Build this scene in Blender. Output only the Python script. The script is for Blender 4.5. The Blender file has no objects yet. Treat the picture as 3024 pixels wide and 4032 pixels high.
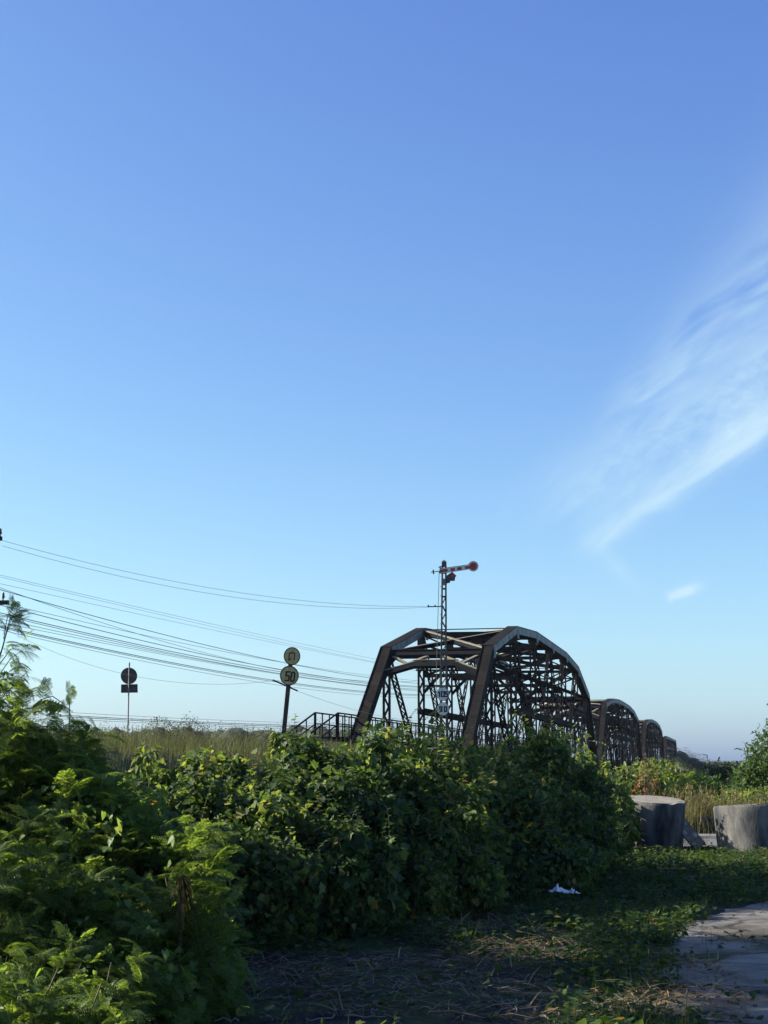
import bpy, math, random
import numpy as np
from mathutils import Vector, Matrix
R = math.radians
rng = np.random.default_rng(7)
random.seed(7)
S = bpy.context.scene
C = S.collection

# ---------------------------------------------------------------- camera
CAMZ, PITCH, FPX = 1.75, 0.165, 6000.0
cd = bpy.data.cameras.new('camera'); cam = bpy.data.objects.new('camera', cd); C.objects.link(cam)
cam.location = (0, 0, CAMZ); cam.rotation_euler = (math.pi/2 + PITCH, 0, 0)
cd.sensor_fit = 'VERTICAL'; cd.sensor_height = 36; cd.sensor_width = 27
cd.lens = 36*FPX/4032; cd.clip_start = 0.1; cd.clip_end = 8000
S.camera = cam
# ---------------------------------------------------------------- light
EXPO = 1.6                              # the photo is exposed for the shaded foreground
SUN_EL, SUN_LEFT = R(27.5), R(84)         # sun ahead and to the left of the view
sun_dir = Vector((-math.sin(SUN_LEFT)*math.cos(SUN_EL), math.cos(SUN_LEFT)*math.cos(SUN_EL), math.sin(SUN_EL)))
sl = bpy.data.lights.new('sun', 'SUN'); sun = bpy.data.objects.new('sun', sl); C.objects.link(sun)
sl.energy = 4.8; sl.angle = R(0.6); sl.color = (1.0, 0.90, 0.74)
sun.rotation_euler = sun_dir.to_track_quat('Z', 'Y').to_euler()
S.view_settings.view_transform = 'Standard'; S.view_settings.look = 'None'
S.view_settings.gamma = 1.0; S.view_settings.exposure = EXPO
S.render.film_transparent = False
S.cycles.max_bounces = 6; S.cycles.transparent_max_bounces = 4
S.cycles.use_denoising = True

W = bpy.data.worlds.new('World'); S.world = W; W.use_nodes = True
SKY_STRENGTH = 0.14
def build_world():
    nt = W.node_tree; N = nt.nodes; L = nt.links; N.clear()
    out = N.new('ShaderNodeOutputWorld'); bg = N.new('ShaderNodeBackground'); L.new(bg.outputs[0], out.inputs[0])
    sky = N.new('ShaderNodeTexSky'); sky.sky_type = 'NISHITA'; sky.sun_disc = False
    sky.sun_elevation = SUN_EL; sky.sun_rotation = -SUN_LEFT
    sky.air_density = 1.0; sky.dust_density = 1.0; sky.ozone_density = 3.0; sky.altitude = 20
    bg.inputs[1].default_value = SKY_STRENGTH
    def M(op, a, b=None, c=None, clamp=False):
        n = N.new('ShaderNodeMath'); n.operation = op; n.use_clamp = clamp
        for i, v in enumerate((a, b, c)):
            if v is None: continue
            if isinstance(v, (int, float)): n.inputs[i].default_value = v
            else: L.new(v, n.inputs[i])
        return n.outputs[0]
    tc = N.new('ShaderNodeTexCoord'); sx = N.new('ShaderNodeSeparateXYZ'); L.new(tc.outputs['Generated'], sx.inputs[0])
    yy = M('MAXIMUM', sx.outputs[1], 0.05)
    a = M('DIVIDE', sx.outputs[0], yy); b = M('DIVIDE', sx.outputs[2], yy)
    cv = N.new('ShaderNodeCombineXYZ'); L.new(a, cv.inputs[0]); L.new(b, cv.inputs[1])
    def noise(rot, scale, det, off, rough=.55):
        mp = N.new('ShaderNodeMapping'); mp.inputs['Rotation'].default_value = (0, 0, -rot)
        mp.inputs['Scale'].default_value = (scale[0], scale[1], 1); mp.inputs['Location'].default_value = (off, off*.3, off)
        mp.vector_type = 'POINT'
        mr = N.new('ShaderNodeMapping'); mr.inputs['Rotation'].default_value = (0, 0, -rot); L.new(cv.outputs[0], mr.inputs[0])
        mp.inputs['Rotation'].default_value = (0, 0, 0); L.new(mr.outputs[0], mp.inputs[0])
        t = N.new('ShaderNodeTexNoise'); t.inputs['Scale'].default_value = 1; t.inputs['Detail'].default_value = det
        t.inputs['Roughness'].default_value = rough; t.inputs['Distortion'].default_value = .6
        L.new(mp.outputs[0], t.inputs[0]); return t.outputs[0]
    def streak(x0, y0, x1, y1, w0, w1, amp, nz, lo, hi):
        l = math.hypot(x1-x0, y1-y0); dx, dy = (x1-x0)/l, (y1-y0)/l
        ax = M('SUBTRACT', a, x0); by = M('SUBTRACT', b, y0)
        u = M('DIVIDE', M('ADD', M('MULTIPLY', ax, dx), M('MULTIPLY', by, dy)), l)
        v = M('ADD', M('MULTIPLY', ax, -dy), M('MULTIPLY', by, dx))
        v = M('ADD', v, M('MULTIPLY', M('SUBTRACT', nz, .5), w1*1.6))
        w = M('MULTIPLY_ADD', u, w1-w0, w0); w = M('MAXIMUM', w, w0*.5)
        g = M('DIVIDE', v, w); g = M('EXPONENT', M('MULTIPLY', M('MULTIPLY', g, g), -1))
        f = M('MULTIPLY', M('MULTIPLY_ADD', u, 5, .3, True), M('MULTIPLY_ADD', u, -1.2, 2.2, True))
        n2 = M('DIVIDE', M('SUBTRACT', nz, lo), hi-lo, None, True)
        return M('MULTIPLY', M('MULTIPLY', M('MULTIPLY', g, f), n2), amp)
    n1 = noise(R(36), (14, 60), 6, 1.7); n2 = noise(R(40), (10, 34), 6, 5.1); n3 = noise(R(25), (70, 110), 5, 2.2, .6)
    parts = [streak(.130, .140, .270, .240, .008, .010, .60, n1, .20, .60),
             streak(.134, .152, .156, .128, .007, .006, .30, n2, .20, .65),
             streak(.128, .152, .235, .222, .012, .020, .40, n2, .28, .66),
             streak(.085, .168, .280, .290, .012, .036, .36, n2, .28, .68),
             streak(.150, .225, .300, .370, .012, .044, .46, n1, .30, .68),
             streak(.120, .178, .290, .285, .012, .026, .30, n3, .30, .68),
             streak(.186, .1090, .2010, .1146, .0030, .0032, 1.1, n3, .25, .55)]
    tot = parts[0]
    for p in parts[1:]: tot = M('ADD', tot, p)
    tot = M('MULTIPLY', tot, M('GREATER_THAN', sx.outputs[1], .06)); tot = M('MINIMUM', tot, .85)
    sc = N.new('ShaderNodeSeparateColor'); L.new(sky.outputs[0], sc.inputs[0]); cc = N.new('ShaderNodeCombineColor')
    for i, (gm, k) in enumerate(SKY_CURVE):       # gentle colour grade of the physical sky
        L.new(M('MULTIPLY', M('POWER', M('MULTIPLY', sc.outputs[i], .1), gm), k/SKY_STRENGTH/2**EXPO), cc.inputs[i])
    fz = M('EXPONENT', M('MULTIPLY', M('ABSOLUTE', sx.outputs[2]), -16)); ht = N.new('ShaderNodeMix'); ht.data_type = 'RGBA'; L.new(fz, ht.inputs[0])
    ht.inputs[6].default_value = (1, 1, 1, 1); ht.inputs[7].default_value = (.78, .965, 1.16, 1)      # bluer air low over the horizon
    hm = N.new('ShaderNodeMix'); hm.data_type = 'RGBA'; hm.blend_type = 'MULTIPLY'; hm.inputs[0].default_value = 1; L.new(cc.outputs[0], hm.inputs[6]); L.new(ht.outputs[2], hm.inputs[7])
    mx = N.new('ShaderNodeMix'); mx.data_type = 'RGBA'; L.new(tot, mx.inputs[0]); L.new(hm.outputs[2], mx.inputs[6])
    mx.inputs[7].default_value = CLOUD; L.new(mx.outputs[2], bg.inputs[0])
SKY_CURVE = ((1.21, 2.13), (1.19, 2.28), (.72, 1.66))
CLOUD = (1.47, 2.02, 2.36, 1)
build_world()

# ---------------------------------------------------------------- projection helpers
cp, sp_ = math.cos(PITCH), math.sin(PITCH)
DISP = 3024/1659.0
def PF(xf, yf, Y):
    """point at forward distance Y seen at full-size photo position xf, yf"""
    X = (xf-1512)/FPX; U = -(yf-2016)/FPX
    fy = cp - U*sp_; fz = sp_ + U*cp
    t = Y/fy
    return np.array([X*t, Y, CAMZ + fz*t])
def PD(xd, yd, Y): return PF(xd*DISP, yd*DISP, Y)
def project(p):
    d = p[1]*cp + (p[2]-CAMZ)*sp_; u = (p[2]-CAMZ)*cp - p[1]*sp_
    return np.array([1512 + p[0]/d*FPX, 2016 - u/d*FPX])/DISP
TH = 0.2197; OFF = 11.07; S0 = 72.549; PAN = 8.646; PITCHS = 69.932; TW = 5.0
def BR(s, off, z): return np.array([s*math.sin(TH)-off*math.cos(TH), s*math.cos(TH)+off*math.sin(TH), z])
def to_br(x, y): return x*math.sin(TH)+y*math.cos(TH), -x*math.cos(TH)+y*math.sin(TH)

# ---------------------------------------------------------------- noise
_tab = rng.random(4096)
def _h(i, j, k=0): return _tab[(i*73 + j*179 + k*283 + (i*j) % 97*31) % 4096]
def vn2(x, y):
    x = np.asarray(x, float); y = np.asarray(y, float)
    i = np.floor(x).astype(int); j = np.floor(y).astype(int); f = x-i; g = y-j
    f = f*f*(3-2*f); g = g*g*(3-2*g)
    return (_h(i, j)*(1-f)+_h(i+1, j)*f)*(1-g)+(_h(i, j+1)*(1-f)+_h(i+1, j+1)*f)*g
def vn3(p):
    i = np.floor(p).astype(int); f = p-i; f = f*f*(3-2*f)
    o = 0
    for a in (0, 1):
        for b in (0, 1):
            for c in (0, 1):
                w = (f[:, 0] if a else 1-f[:, 0])*(f[:, 1] if b else 1-f[:, 1])*(f[:, 2] if c else 1-f[:, 2])
                o = o + w*_h(i[:, 0]+a, i[:, 1]+b, i[:, 2]+c)
    return o
def fbm2(x, y): return vn2(x, y)*.55 + vn2(x*2.1+7, y*2.1+3)*.28 + vn2(x*4.3+1, y*4.3+9)*.17

# ---------------------------------------------------------------- materials
def mat(name, build):
    m = bpy.data.materials.new(name); m.use_nodes = True
    nt = m.node_tree; b = nt.nodes['Principled BSDF']; build(nt, b); return m
def rough_mat(name, cols, scale=3.0, rough=.75, metal=0.0, bump=.2, det=6, stretch=(1, 1, 1), bscale=None, spec=.3, pos=None):
    def f(nt, b):
        N, L = nt.nodes, nt.links
        tc = N.new('ShaderNodeTexCoord'); mp = N.new('ShaderNodeMapping'); mp.inputs['Scale'].default_value = stretch
        L.new(tc.outputs['Object'], mp.inputs[0])
        t = N.new('ShaderNodeTexNoise'); t.inputs['Scale'].default_value = scale; t.inputs['Detail'].default_value = det
        t.inputs['Roughness'].default_value = .62; L.new(mp.outputs[0], t.inputs[0])
        r = N.new('ShaderNodeValToRGB'); e = r.color_ramp.elements
        ps = pos or [.28 + .44*i/(len(cols)-1) for i in range(len(cols))]
        while len(e) < len(cols): e.new(.5)
        for i, c in enumerate(cols): e[i].position = ps[i]; e[i].color = (*c, 1)
        L.new(t.outputs[0], r.inputs[0]); L.new(r.outputs[0], b.inputs['Base Color'])
        b.inputs['Roughness'].default_value = rough; b.inputs['Metallic'].default_value = metal
        b.inputs['Specular IOR Level'].default_value = spec
        t2 = N.new('ShaderNodeTexNoise'); t2.inputs['Scale'].default_value = bscale or scale*6; t2.inputs['Detail'].default_value = 5
        L.new(mp.outputs[0], t2.inputs[0])
        bp = N.new('ShaderNodeBump'); bp.inputs['Strength'].default_value = bump; bp.inputs['Distance'].default_value = .02
        L.new(t2.outputs[0], bp.inputs['Height']); L.new(bp.outputs[0], b.inputs['Normal'])
    return mat(name, f)
def leaf_mat(name, stops, trans=.4, rough=.5, spec=.25, tboost=1.5, big=.0):
    """stops: (position, colour) over a random number per leaf, plus a slow drift through the plant"""
    def f(nt, b):
        N, L = nt.nodes, nt.links
        g = N.new('ShaderNodeNewGeometry'); r = N.new('ShaderNodeValToRGB'); e = r.color_ramp.elements
        while len(e) < len(stops): e.new(.5)
        for i, (p, c) in enumerate(stops): e[i].position = p; e[i].color = (*c, 1)
        tc = N.new('ShaderNodeTexCoord'); t = N.new('ShaderNodeTexNoise'); t.inputs['Scale'].default_value = 1.7; t.inputs['Detail'].default_value = 3
        L.new(tc.outputs['Object'], t.inputs[0])
        mr = N.new('ShaderNodeMapRange'); mr.inputs[1].default_value = .3; mr.inputs[2].default_value = .7; mr.inputs[3].default_value = -.22; mr.inputs[4].default_value = .22
        L.new(t.outputs[0], mr.inputs[0])
        iv = N.new('ShaderNodeMath'); iv.operation = 'SUBTRACT'; iv.inputs[0].default_value = 1; L.new(g.outputs['Random Per Island'], iv.inputs[1])
        ad = N.new('ShaderNodeMath'); ad.operation = 'MULTIPLY_ADD'; ad.use_clamp = True
        L.new(mr.outputs[0], ad.inputs[0]); L.new(iv.outputs[0], ad.inputs[1]); L.new(g.outputs['Random Per Island'], ad.inputs[2])
        L.new(ad.outputs[0], r.inputs[0]); L.new(r.outputs[0], b.inputs['Base Color'])
        b.inputs['Roughness'].default_value = rough; b.inputs['Specular IOR Level'].default_value = spec
        tr = N.new('ShaderNodeBsdfTranslucent'); mc = N.new('ShaderNodeMix'); mc.data_type = 'RGBA'; mc.blend_type = 'MULTIPLY'; mc.inputs[0].default_value = 1
        L.new(r.outputs[0], mc.inputs[6]); mc.inputs[7].default_value = (1.25*tboost, 1.15*tboost, .45*tboost, 1); L.new(mc.outputs[2], tr.inputs[0])
        mx = N.new('ShaderNodeMixShader'); mx.inputs[0].default_value = trans
        L.new(b.outputs[0], mx.inputs[1]); L.new(tr.outputs[0], mx.inputs[2])
        L.new(mx.outputs[0], N['Material Output'].inputs[0])
    return mat(name, f)
def plain(name, col, rough=.6, metal=0, var=.25, scale=9):
    d = tuple(c*(1-var) for c in col); h = tuple(min(1, c*(1+var)) for c in col)
    return rough_mat(name, [d, col, h], scale, rough, metal, .12)

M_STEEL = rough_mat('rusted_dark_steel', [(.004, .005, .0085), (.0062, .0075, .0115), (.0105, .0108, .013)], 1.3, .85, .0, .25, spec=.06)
M_STEEL_B = rough_mat('brown_rust_plate', [(.006, .0063, .0075), (.0105, .0102, .0105), (.020, .017, .0148)], .9, .88, .0, .3, spec=.05)
M_STEEL_G = rough_mat('weathered_grey_paint_skylit', [(.05, .047, .045), (.19, .195, .20), (.29, .30, .30)], 1.1, .6, .0, .2, spec=.15)  # grey paint; sky reflection on right-hand chord faces is put into its tone
M_STEEL_L = rough_mat('sunlit_flange_tone', [(.07, .06, .042), (.16, .145, .11), (.22, .20, .16)], 1.5, .65, .0, .2)  # sunlight on flange tops and braces, put into the colour
M_RAIL = rough_mat('old_rail_steel', [(.030, .024, .022), (.06, .042, .034), (.085, .055, .04)], 6, .7, .2, .2)
M_POLE = rough_mat('galvanised_grey', [(.11, .11, .115), (.17, .17, .175), (.21, .21, .21)], 8, .55, .3, .1)
M_MAST = rough_mat('mast_grey_rust', [(.030, .028, .030), (.075, .073, .072), (.13, .105, .085)], 4, .75, .05, .2, spec=.15)
M_WHITE = rough_mat('aged_white_paint', [(.40, .39, .34), (.60, .59, .55), (.68, .67, .64)], 7, .55, 0, .1)
M_CREAM = rough_mat('dirty_cream_paint', [(.28, .20, .08), (.44, .33, .145), (.51, .405, .215)], 9, .6, 0, .1)
M_BLACK = plain('black_paint', (.016, .016, .018), .5)
M_RED = rough_mat('faded_red_paint', [(.20, .022, .022), (.33, .035, .035), (.40, .06, .055)], 7, .5, 0, .1)
M_BACK = rough_mat('bare_sign_back', [(.045, .036, .036), (.075, .058, .058), (.10, .08, .08)], 7, .6, .2, .1)
M_CABLE = plain('black_cable', (.02, .02, .022), .5)
M_CABLE_F = plain('grey_wire', (.16, .17, .18), .5)
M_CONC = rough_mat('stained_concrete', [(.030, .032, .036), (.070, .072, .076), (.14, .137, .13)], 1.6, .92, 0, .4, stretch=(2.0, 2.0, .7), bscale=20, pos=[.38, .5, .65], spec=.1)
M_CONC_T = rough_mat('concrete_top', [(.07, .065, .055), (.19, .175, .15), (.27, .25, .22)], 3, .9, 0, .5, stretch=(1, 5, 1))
M_ROAD = rough_mat('worn_road_concrete', [(.065, .065, .066), (.125, .122, .118), (.19, .182, .17)], 1.6, .9, 0, .6, stretch=(1, 1, 1), bscale=30)
def crack_road():
    def f(nt, b):
        N, L = nt.nodes, nt.links
        tc = N.new('ShaderNodeTexCoord')
        def noise(sc, det, rough=.6):
            t = N.new('ShaderNodeTexNoise'); t.inputs['Scale'].default_value = sc; t.inputs['Detail'].default_value = det; t.inputs['Roughness'].default_value = rough; L.new(tc.outputs['Object'], t.inputs[0]); return t
        def ramp(src, cs):
            r = N.new('ShaderNodeValToRGB'); e = r.color_ramp.elements
            while len(e) < len(cs): e.new(.5)
            for i, (p, c) in enumerate(cs): e[i].position = p; e[i].color = (*c, 1)
            L.new(src, r.inputs[0]); return r
        def mul(a_, b_):
            m = N.new('ShaderNodeMix'); m.data_type = 'RGBA'; m.blend_type = 'MULTIPLY'; m.inputs[0].default_value = 1; L.new(a_, m.inputs[6]); L.new(b_, m.inputs[7]); return m.outputs[2]
        base = ramp(noise(1.4, 9).outputs[0], [(.3, (.12, .12, .117)), (.5, (.195, .192, .185)), (.7, (.26, .253, .24))])
        agg = ramp(noise(70, 3, .8).outputs[0], [(.3, (.55, .55, .55)), (.55, (1, 1, 1)), (.75, (1.25, 1.22, 1.15))])
        wa = N.new('ShaderNodeMix'); wa.data_type = 'RGBA'; wa.inputs[0].default_value = .22; L.new(tc.outputs['Object'], wa.inputs[6]); L.new(noise(2.2, 6).outputs['Color'], wa.inputs[7])
        vo = N.new('ShaderNodeTexVoronoi'); vo.feature = 'DISTANCE_TO_EDGE'; vo.inputs['Scale'].default_value = 1.1; L.new(wa.outputs[2], vo.inputs['Vector'])
        cr = ramp(vo.outputs['Distance'], [(0, (.25, .23, .2)), (.012, (.5, .48, .45)), (.03, (1, 1, 1))])
        dirt = ramp(noise(.9, 7).outputs[0], [(.38, (.42, .38, .32)), (.56, (1, 1, 1))])
        L.new(mul(mul(mul(base.outputs[0], agg.outputs[0]), cr.outputs[0]), dirt.outputs[0]), b.inputs['Base Color']); b.inputs['Roughness'].default_value = .92; b.inputs['Specular IOR Level'].default_value = .2
        bp = N.new('ShaderNodeBump'); bp.inputs['Strength'].default_value = .7; bp.inputs['Distance'].default_value = .012; L.new(agg.outputs[0], bp.inputs['Height']); L.new(bp.outputs[0], b.inputs['Normal'])
    return mat('cracked_road_concrete', f)
M_CRACK = crack_road()
M_SOIL = rough_mat('damp_soil', [(.022, .020, .018), (.045, .040, .034), (.085, .072, .055)], 2.0, .95, 0, .8, det=10, bscale=18)
M_STRAW = leaf_mat('dry_straw', [(0, (.10, .075, .045)), (.6, (.20, .15, .09)), (1, (.30, .24, .15))], .15, .8, .1, .8)
M_TWIG = leaf_mat('dead_vine', [(0, (.07, .06, .055)), (.6, (.13, .115, .10)), (1, (.22, .20, .175))], .02, .85, .1, .8)
M_STEM = rough_mat('plant_stem', [(.03, .028, .018), (.06, .055, .03), (.09, .085, .045)], 6, .8)
M_BARK = rough_mat('tree_bark', [(.035, .028, .022), (.07, .057, .045), (.11, .095, .08)], 5, .9, stretch=(3, 3, .6))
G_VINE = leaf_mat('vine_leaf', [(0, (.026, .052, .021)), (.45, (.052, .096, .034)), (.80, (.105, .155, .050)), (.96, (.175, .205, .072)), (.987, (.22, .21, .07)), (1, (.28, .16, .04))], .5, .52, .2)
G_VINE_D = leaf_mat('dark_vine_leaf', [(0, (.021, .046, .021)), (.5, (.042, .082, .032)), (.85, (.088, .138, .045)), (.985, (.16, .19, .064)), (1, (.26, .18, .05))], .48, .52, .2)
G_FEATHER = leaf_mat('feathery_leaf', [(0, (.050, .092, .027)), (.5, (.092, .16, .042)), (.9, (.15, .22, .058)), (1, (.20, .26, .085))], .55)
G_WEED = leaf_mat('weed_leaf', [(0, (.016, .036, .015)), (.5, (.032, .064, .020)), (.92, (.056, .090, .027)), (.985, (.10, .11, .035)), (1, (.17, .10, .035))], .4, .6, .12)
G_SHRUB = leaf_mat('bright_shrub_leaf', [(0, (.042, .072, .024)), (.5, (.085, .130, .036)), (.9, (.14, .185, .055)), (1, (.20, .21, .08))], .45)
G_TREE = leaf_mat('mid_tree_leaf', [(0, (.020, .046, .017)), (.5, (.036, .072, .024)), (.9, (.064, .108, .032)), (1, (.095, .14, .045))], .36, .6, .15)
G_DARK = leaf_mat('dark_tree_leaf', [(0, (.014, .030, .018)), (.5, (.024, .045, .024)), (1, (.045, .075, .03))], .25)
G_FAR = leaf_mat('hazed_far_leaf', [(0, (.045, .055, .045)), (.5, (.065, .078, .062)), (1, (.09, .105, .08))], .3)  # greyed and lightened: distance haze painted into the leaf colour
G_RUST = leaf_mat('rust_brown_leaf', [(0, (.10, .04, .022)), (.5, (.17, .07, .035)), (1, (.22, .12, .05))], .3)
G_GRASS = leaf_mat('tall_grass_blade', [(0, (.028, .046, .021)), (.4, (.045, .062, .030)), (.75, (.074, .082, .044)), (1, (.125, .115, .075))], .4, .6, .2, 1.2)
G_DRY = leaf_mat('dry_grass_blade', [(0, (.05, .065, .026)), (.35, (.10, .10, .050)), (.8, (.185, .16, .09)), (1, (.26, .22, .14))], .35, .6, .15, 1.1)
G_WITHER = leaf_mat('withered_strap_leaf', [(0, (.05, .04, .022)), (.5, (.11, .075, .035)), (1, (.19, .12, .05))], .25, .7, .1, .9)

# ---------------------------------------------------------------- object helpers
def tag(o, label=None, cat=None, group=None, kind=None):
    if label: o['label'] = label
    if cat: o['category'] = cat
    if group: o['group'] = group
    if kind: o['kind'] = kind
    return o
def empty(name, loc, label=None, cat=None, group=None, rot=(0, 0, 0)):
    o = bpy.data.objects.new(name, None); C.objects.link(o); o.location = tuple(float(v) for v in loc); o.rotation_euler = rot
    o.empty_display_size = .2
    return tag(o, label, cat, group)
def link(name, me, parent=None, inv=True):
    o = bpy.data.objects.new(name, me); C.objects.link(o)
    if parent is not None:
        o.parent = parent
    return o
def kids(o): return [c for c in C.objects if c.parent == o]
def raw_mesh(name, v, loops, starts, totals, mats, midx=None, smooth=False):
    me = bpy.data.meshes.new(name)
    v = np.asarray(v, np.float32)
    me.vertices.add(len(v)); me.vertices.foreach_set('co', v.ravel())
    me.loops.add(len(loops)); me.loops.foreach_set('vertex_index', np.asarray(loops, np.int32))
    me.polygons.add(len(starts)); me.polygons.foreach_set('loop_start', np.asarray(starts, np.int32)); me.polygons.foreach_set('loop_total', np.asarray(totals, np.int32))
    for m in mats: me.materials.append(m)
    if midx is not None: me.polygons.foreach_set('material_index', np.asarray(midx, np.int32))
    if smooth: me.polygons.foreach_set('use_smooth', np.ones(len(starts), bool))
    me.update(calc_edges=True); me.validate(); return me
class MB:
    """collects polygons; build() links them as one mesh object"""
    def __init__(s, origin=(0, 0, 0)): s.v = []; s.f = []; s.m = []; s.o = np.asarray(origin, float)
    def add(s, vs, fs, m=0):
        b = len(s.v); s.v += [tuple(np.asarray(p, float)-s.o) for p in vs]; s.f += [tuple(b+i for i in f) for f in fs]; s.m += [m]*len(fs)
    def beam(s, a, b, w, h, up=(0, 0, 1), m=0, side=None, cap=None, w1=None, h1=None):
        """box from a to b; w across, h along up; side = material of the face on the -across side"""
        a = np.asarray(a, float); b = np.asarray(b, float); t = b-a; t = t/np.linalg.norm(t)
        up = np.asarray(up, float); x = np.cross(t, up)
        if np.linalg.norm(x) < 1e-5: x = np.cross(t, (1, 0, 0))
        x /= np.linalg.norm(x); u = np.cross(x, t)
        w1 = w if w1 is None else w1; h1 = h if h1 is None else h1
        vs = [p + x*sx*ww/2 + u*su*hh/2 for p, ww, hh in ((a, w, h), (b, w1, h1)) for sx, su in ((-1, -1), (1, -1), (1, 1), (-1, 1))]
        b0 = len(s.v); s.v += [tuple(p-s.o) for p in vs]
        fs = [(0, 3, 2, 1), (4, 5, 6, 7), (0, 1, 5, 4), (1, 2, 6, 5), (2, 3, 7, 6), (3, 0, 4, 7)]
        ms = [m]*6
        if side is not None: ms[3] = side
        if cap is not None: ms[4] = cap
        s.f += [tuple(b0+i for i in f) for f in fs]; s.m += ms
    def tube(s, pts, r, n=6, m=0, r1=None, caps=True):
        pts = [np.asarray(p, float) for p in pts]; k = len(pts); b0 = len(s.v)
        ref = np.array((0.31, .17, .93))
        for i, p in enumerate(pts):
            t = pts[min(i+1, k-1)]-pts[max(i-1, 0)]; t = t/(np.linalg.norm(t)+1e-12)
            x = np.cross(t, ref); x /= np.linalg.norm(x); y = np.cross(t, x)
            rr = r if r1 is None else r+(r1-r)*i/(k-1)
            for j in range(n):
                a = 2*math.pi*j/n; s.v.append(tuple(p+(x*math.cos(a)+y*math.sin(a))*rr-s.o))
        for i in range(k-1):
            for j in range(n):
                s.f.append((b0+i*n+j, b0+i*n+(j+1) % n, b0+(i+1)*n+(j+1) % n, b0+(i+1)*n+j)); s.m.append(m)
        if caps:
            s.f.append(tuple(b0+j for j in range(n))[::-1]); s.f.append(tuple(b0+(k-1)*n+j for j in range(n))); s.m += [m, m]
    def plate(s, outline, thick, nrm, m=0, me=None):
        """flat polygon (3d outline) given a thickness towards nrm"""
        o = [np.asarray(p, float) for p in outline]; n = np.asarray(nrm, float); n = n/np.linalg.norm(n); k = len(o)
        b0 = len(s.v); s.v += [tuple(p-s.o) for p in o]+[tuple(p+n*thick-s.o) for p in o]
        s.f.append(tuple(b0+i for i in range(k))[::-1]); s.f.append(tuple(b0+k+i for i in range(k))); s.m += [m, m]
        for i in range(k):
            j = (i+1) % k; s.f.append((b0+i, b0+j, b0+k+j, b0+k+i)); s.m.append(m if me is None else me)
    def build(s, name, mats, parent=None, smooth=False):
        if not isinstance(mats, (list, tuple)): mats = [mats]
        me = bpy.data.meshes.new(name); me.from_pydata(s.v, [], s.f)
        for mm in mats: me.materials.append(mm)
        me.polygons.foreach_set('material_index', np.asarray(s.m, np.int32))
        if smooth: me.polygons.foreach_set('use_smooth', np.ones(len(s.f), bool))
        me.update(); return link(name, me, parent)
def norm(a): return a/(np.linalg.norm(a, axis=-1, keepdims=True)+1e-12)
def basis(tip, nrm):
    """rotation matrices whose y is tip and z is close to nrm"""
    y = norm(tip); x = norm(np.cross(y, nrm)); z = np.cross(x, y)
    return np.stack([x, y, z], -1)
class Leaves:
    """many copies of small templates written straight into one mesh"""
    def __init__(s): s.V = []; s.L = []; s.T = []; s.Mi = []; s.n = 0
    def add(s, tmpl, pos, rot, scale, m=0):
        tv, tf = tmpl; tv = np.asarray(tv, float); n = len(pos)
        if n == 0: return
        sc = np.asarray(scale, float)
        if sc.ndim == 1: sc = sc[:, None, None]
        else: sc = sc[:, None, :]
        v = np.einsum('nij,nvj->nvi', rot, tv[None]*sc) + np.asarray(pos)[:, None, :]
        s.V.append(v.reshape(-1, 3).astype(np.float32))
        tl = np.concatenate([np.asarray(f) for f in tf]); tt = np.array([len(f) for f in tf])
        s.L.append((tl[None] + (np.arange(n)*len(tv))[:, None] + s.n).ravel()); s.T.append(np.tile(tt, n)); s.Mi.append(np.full(n*len(tt), m))
        s.n += n*len(tv)
    def add_mesh(s, mb, m):
        s.V.append((np.array(mb.v, np.float32)+mb.o.astype(np.float32))); s.L.append(np.concatenate([np.asarray(f) for f in mb.f])+s.n); s.T.append(np.array([len(f) for f in mb.f])); s.Mi.append(np.full(len(mb.f), m)); s.n += len(mb.v)
    def build(s, name, mats, parent=None, origin=(0, 0, 0)):
        v = np.concatenate(s.V)-np.asarray(origin, np.float32); l = np.concatenate(s.L); t = np.concatenate(s.T)
        st = np.concatenate([[0], np.cumsum(t)[:-1]])
        if not isinstance(mats, (list, tuple)): mats = [mats]
        return link(name, raw_mesh(name, v, l, st, t, mats, np.concatenate(s.Mi)), parent)

# leaf templates: y = tip, z = upper face
def t_lobed():
    out = [(0, 0), (.22, -.06), (.50, .02), (.40, .22), (.56, .46), (.30, .50), (.20, .70), (0, 1.0)]
    v = [(0, .28, -.02)]; r = []
    for x, y in out: r.append((x, y, .10*abs(x)-.10*y*y))
    l = [(-x, y, z) for x, y, z in r[1:-1]][::-1]
    v += r + l; k = len(r)+len(l)
    return v, [(0, 1+i, 1+(i+1) % k) for i in range(k)]
def t_heart():
    out = [(0, 0), (.28, -.12), (.46, .10), (.40, .42), (.18, .76), (0, 1)]
    v = [(0, .25, -.05)]; r = [(x, y, .16*abs(x)-.14*y*y) for x, y in out]
    l = [(-x, y, z) for x, y, z in r[1:-1]][::-1]; v += r+l; k = len(r)+len(l)
    return v, [(0, 1+i, 1+(i+1) % k) for i in range(k)]
def t_simple():
    return [(0, 0, 0), (.24, .35, .07), (.17, .75, .02), (0, 1, -.10), (-.17, .75, .02), (-.24, .35, .07), (0, .4, -.02)], [(6, 0, 1), (6, 1, 2), (6, 2, 3), (6, 3, 4), (6, 4, 5), (6, 5, 0)]
def t_quad(): return [(0, 0, 0), (.26, .45, .06), (0, 1, -.08), (-.26, .45, .06)], [(0, 1, 2), (0, 2, 3)]
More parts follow.
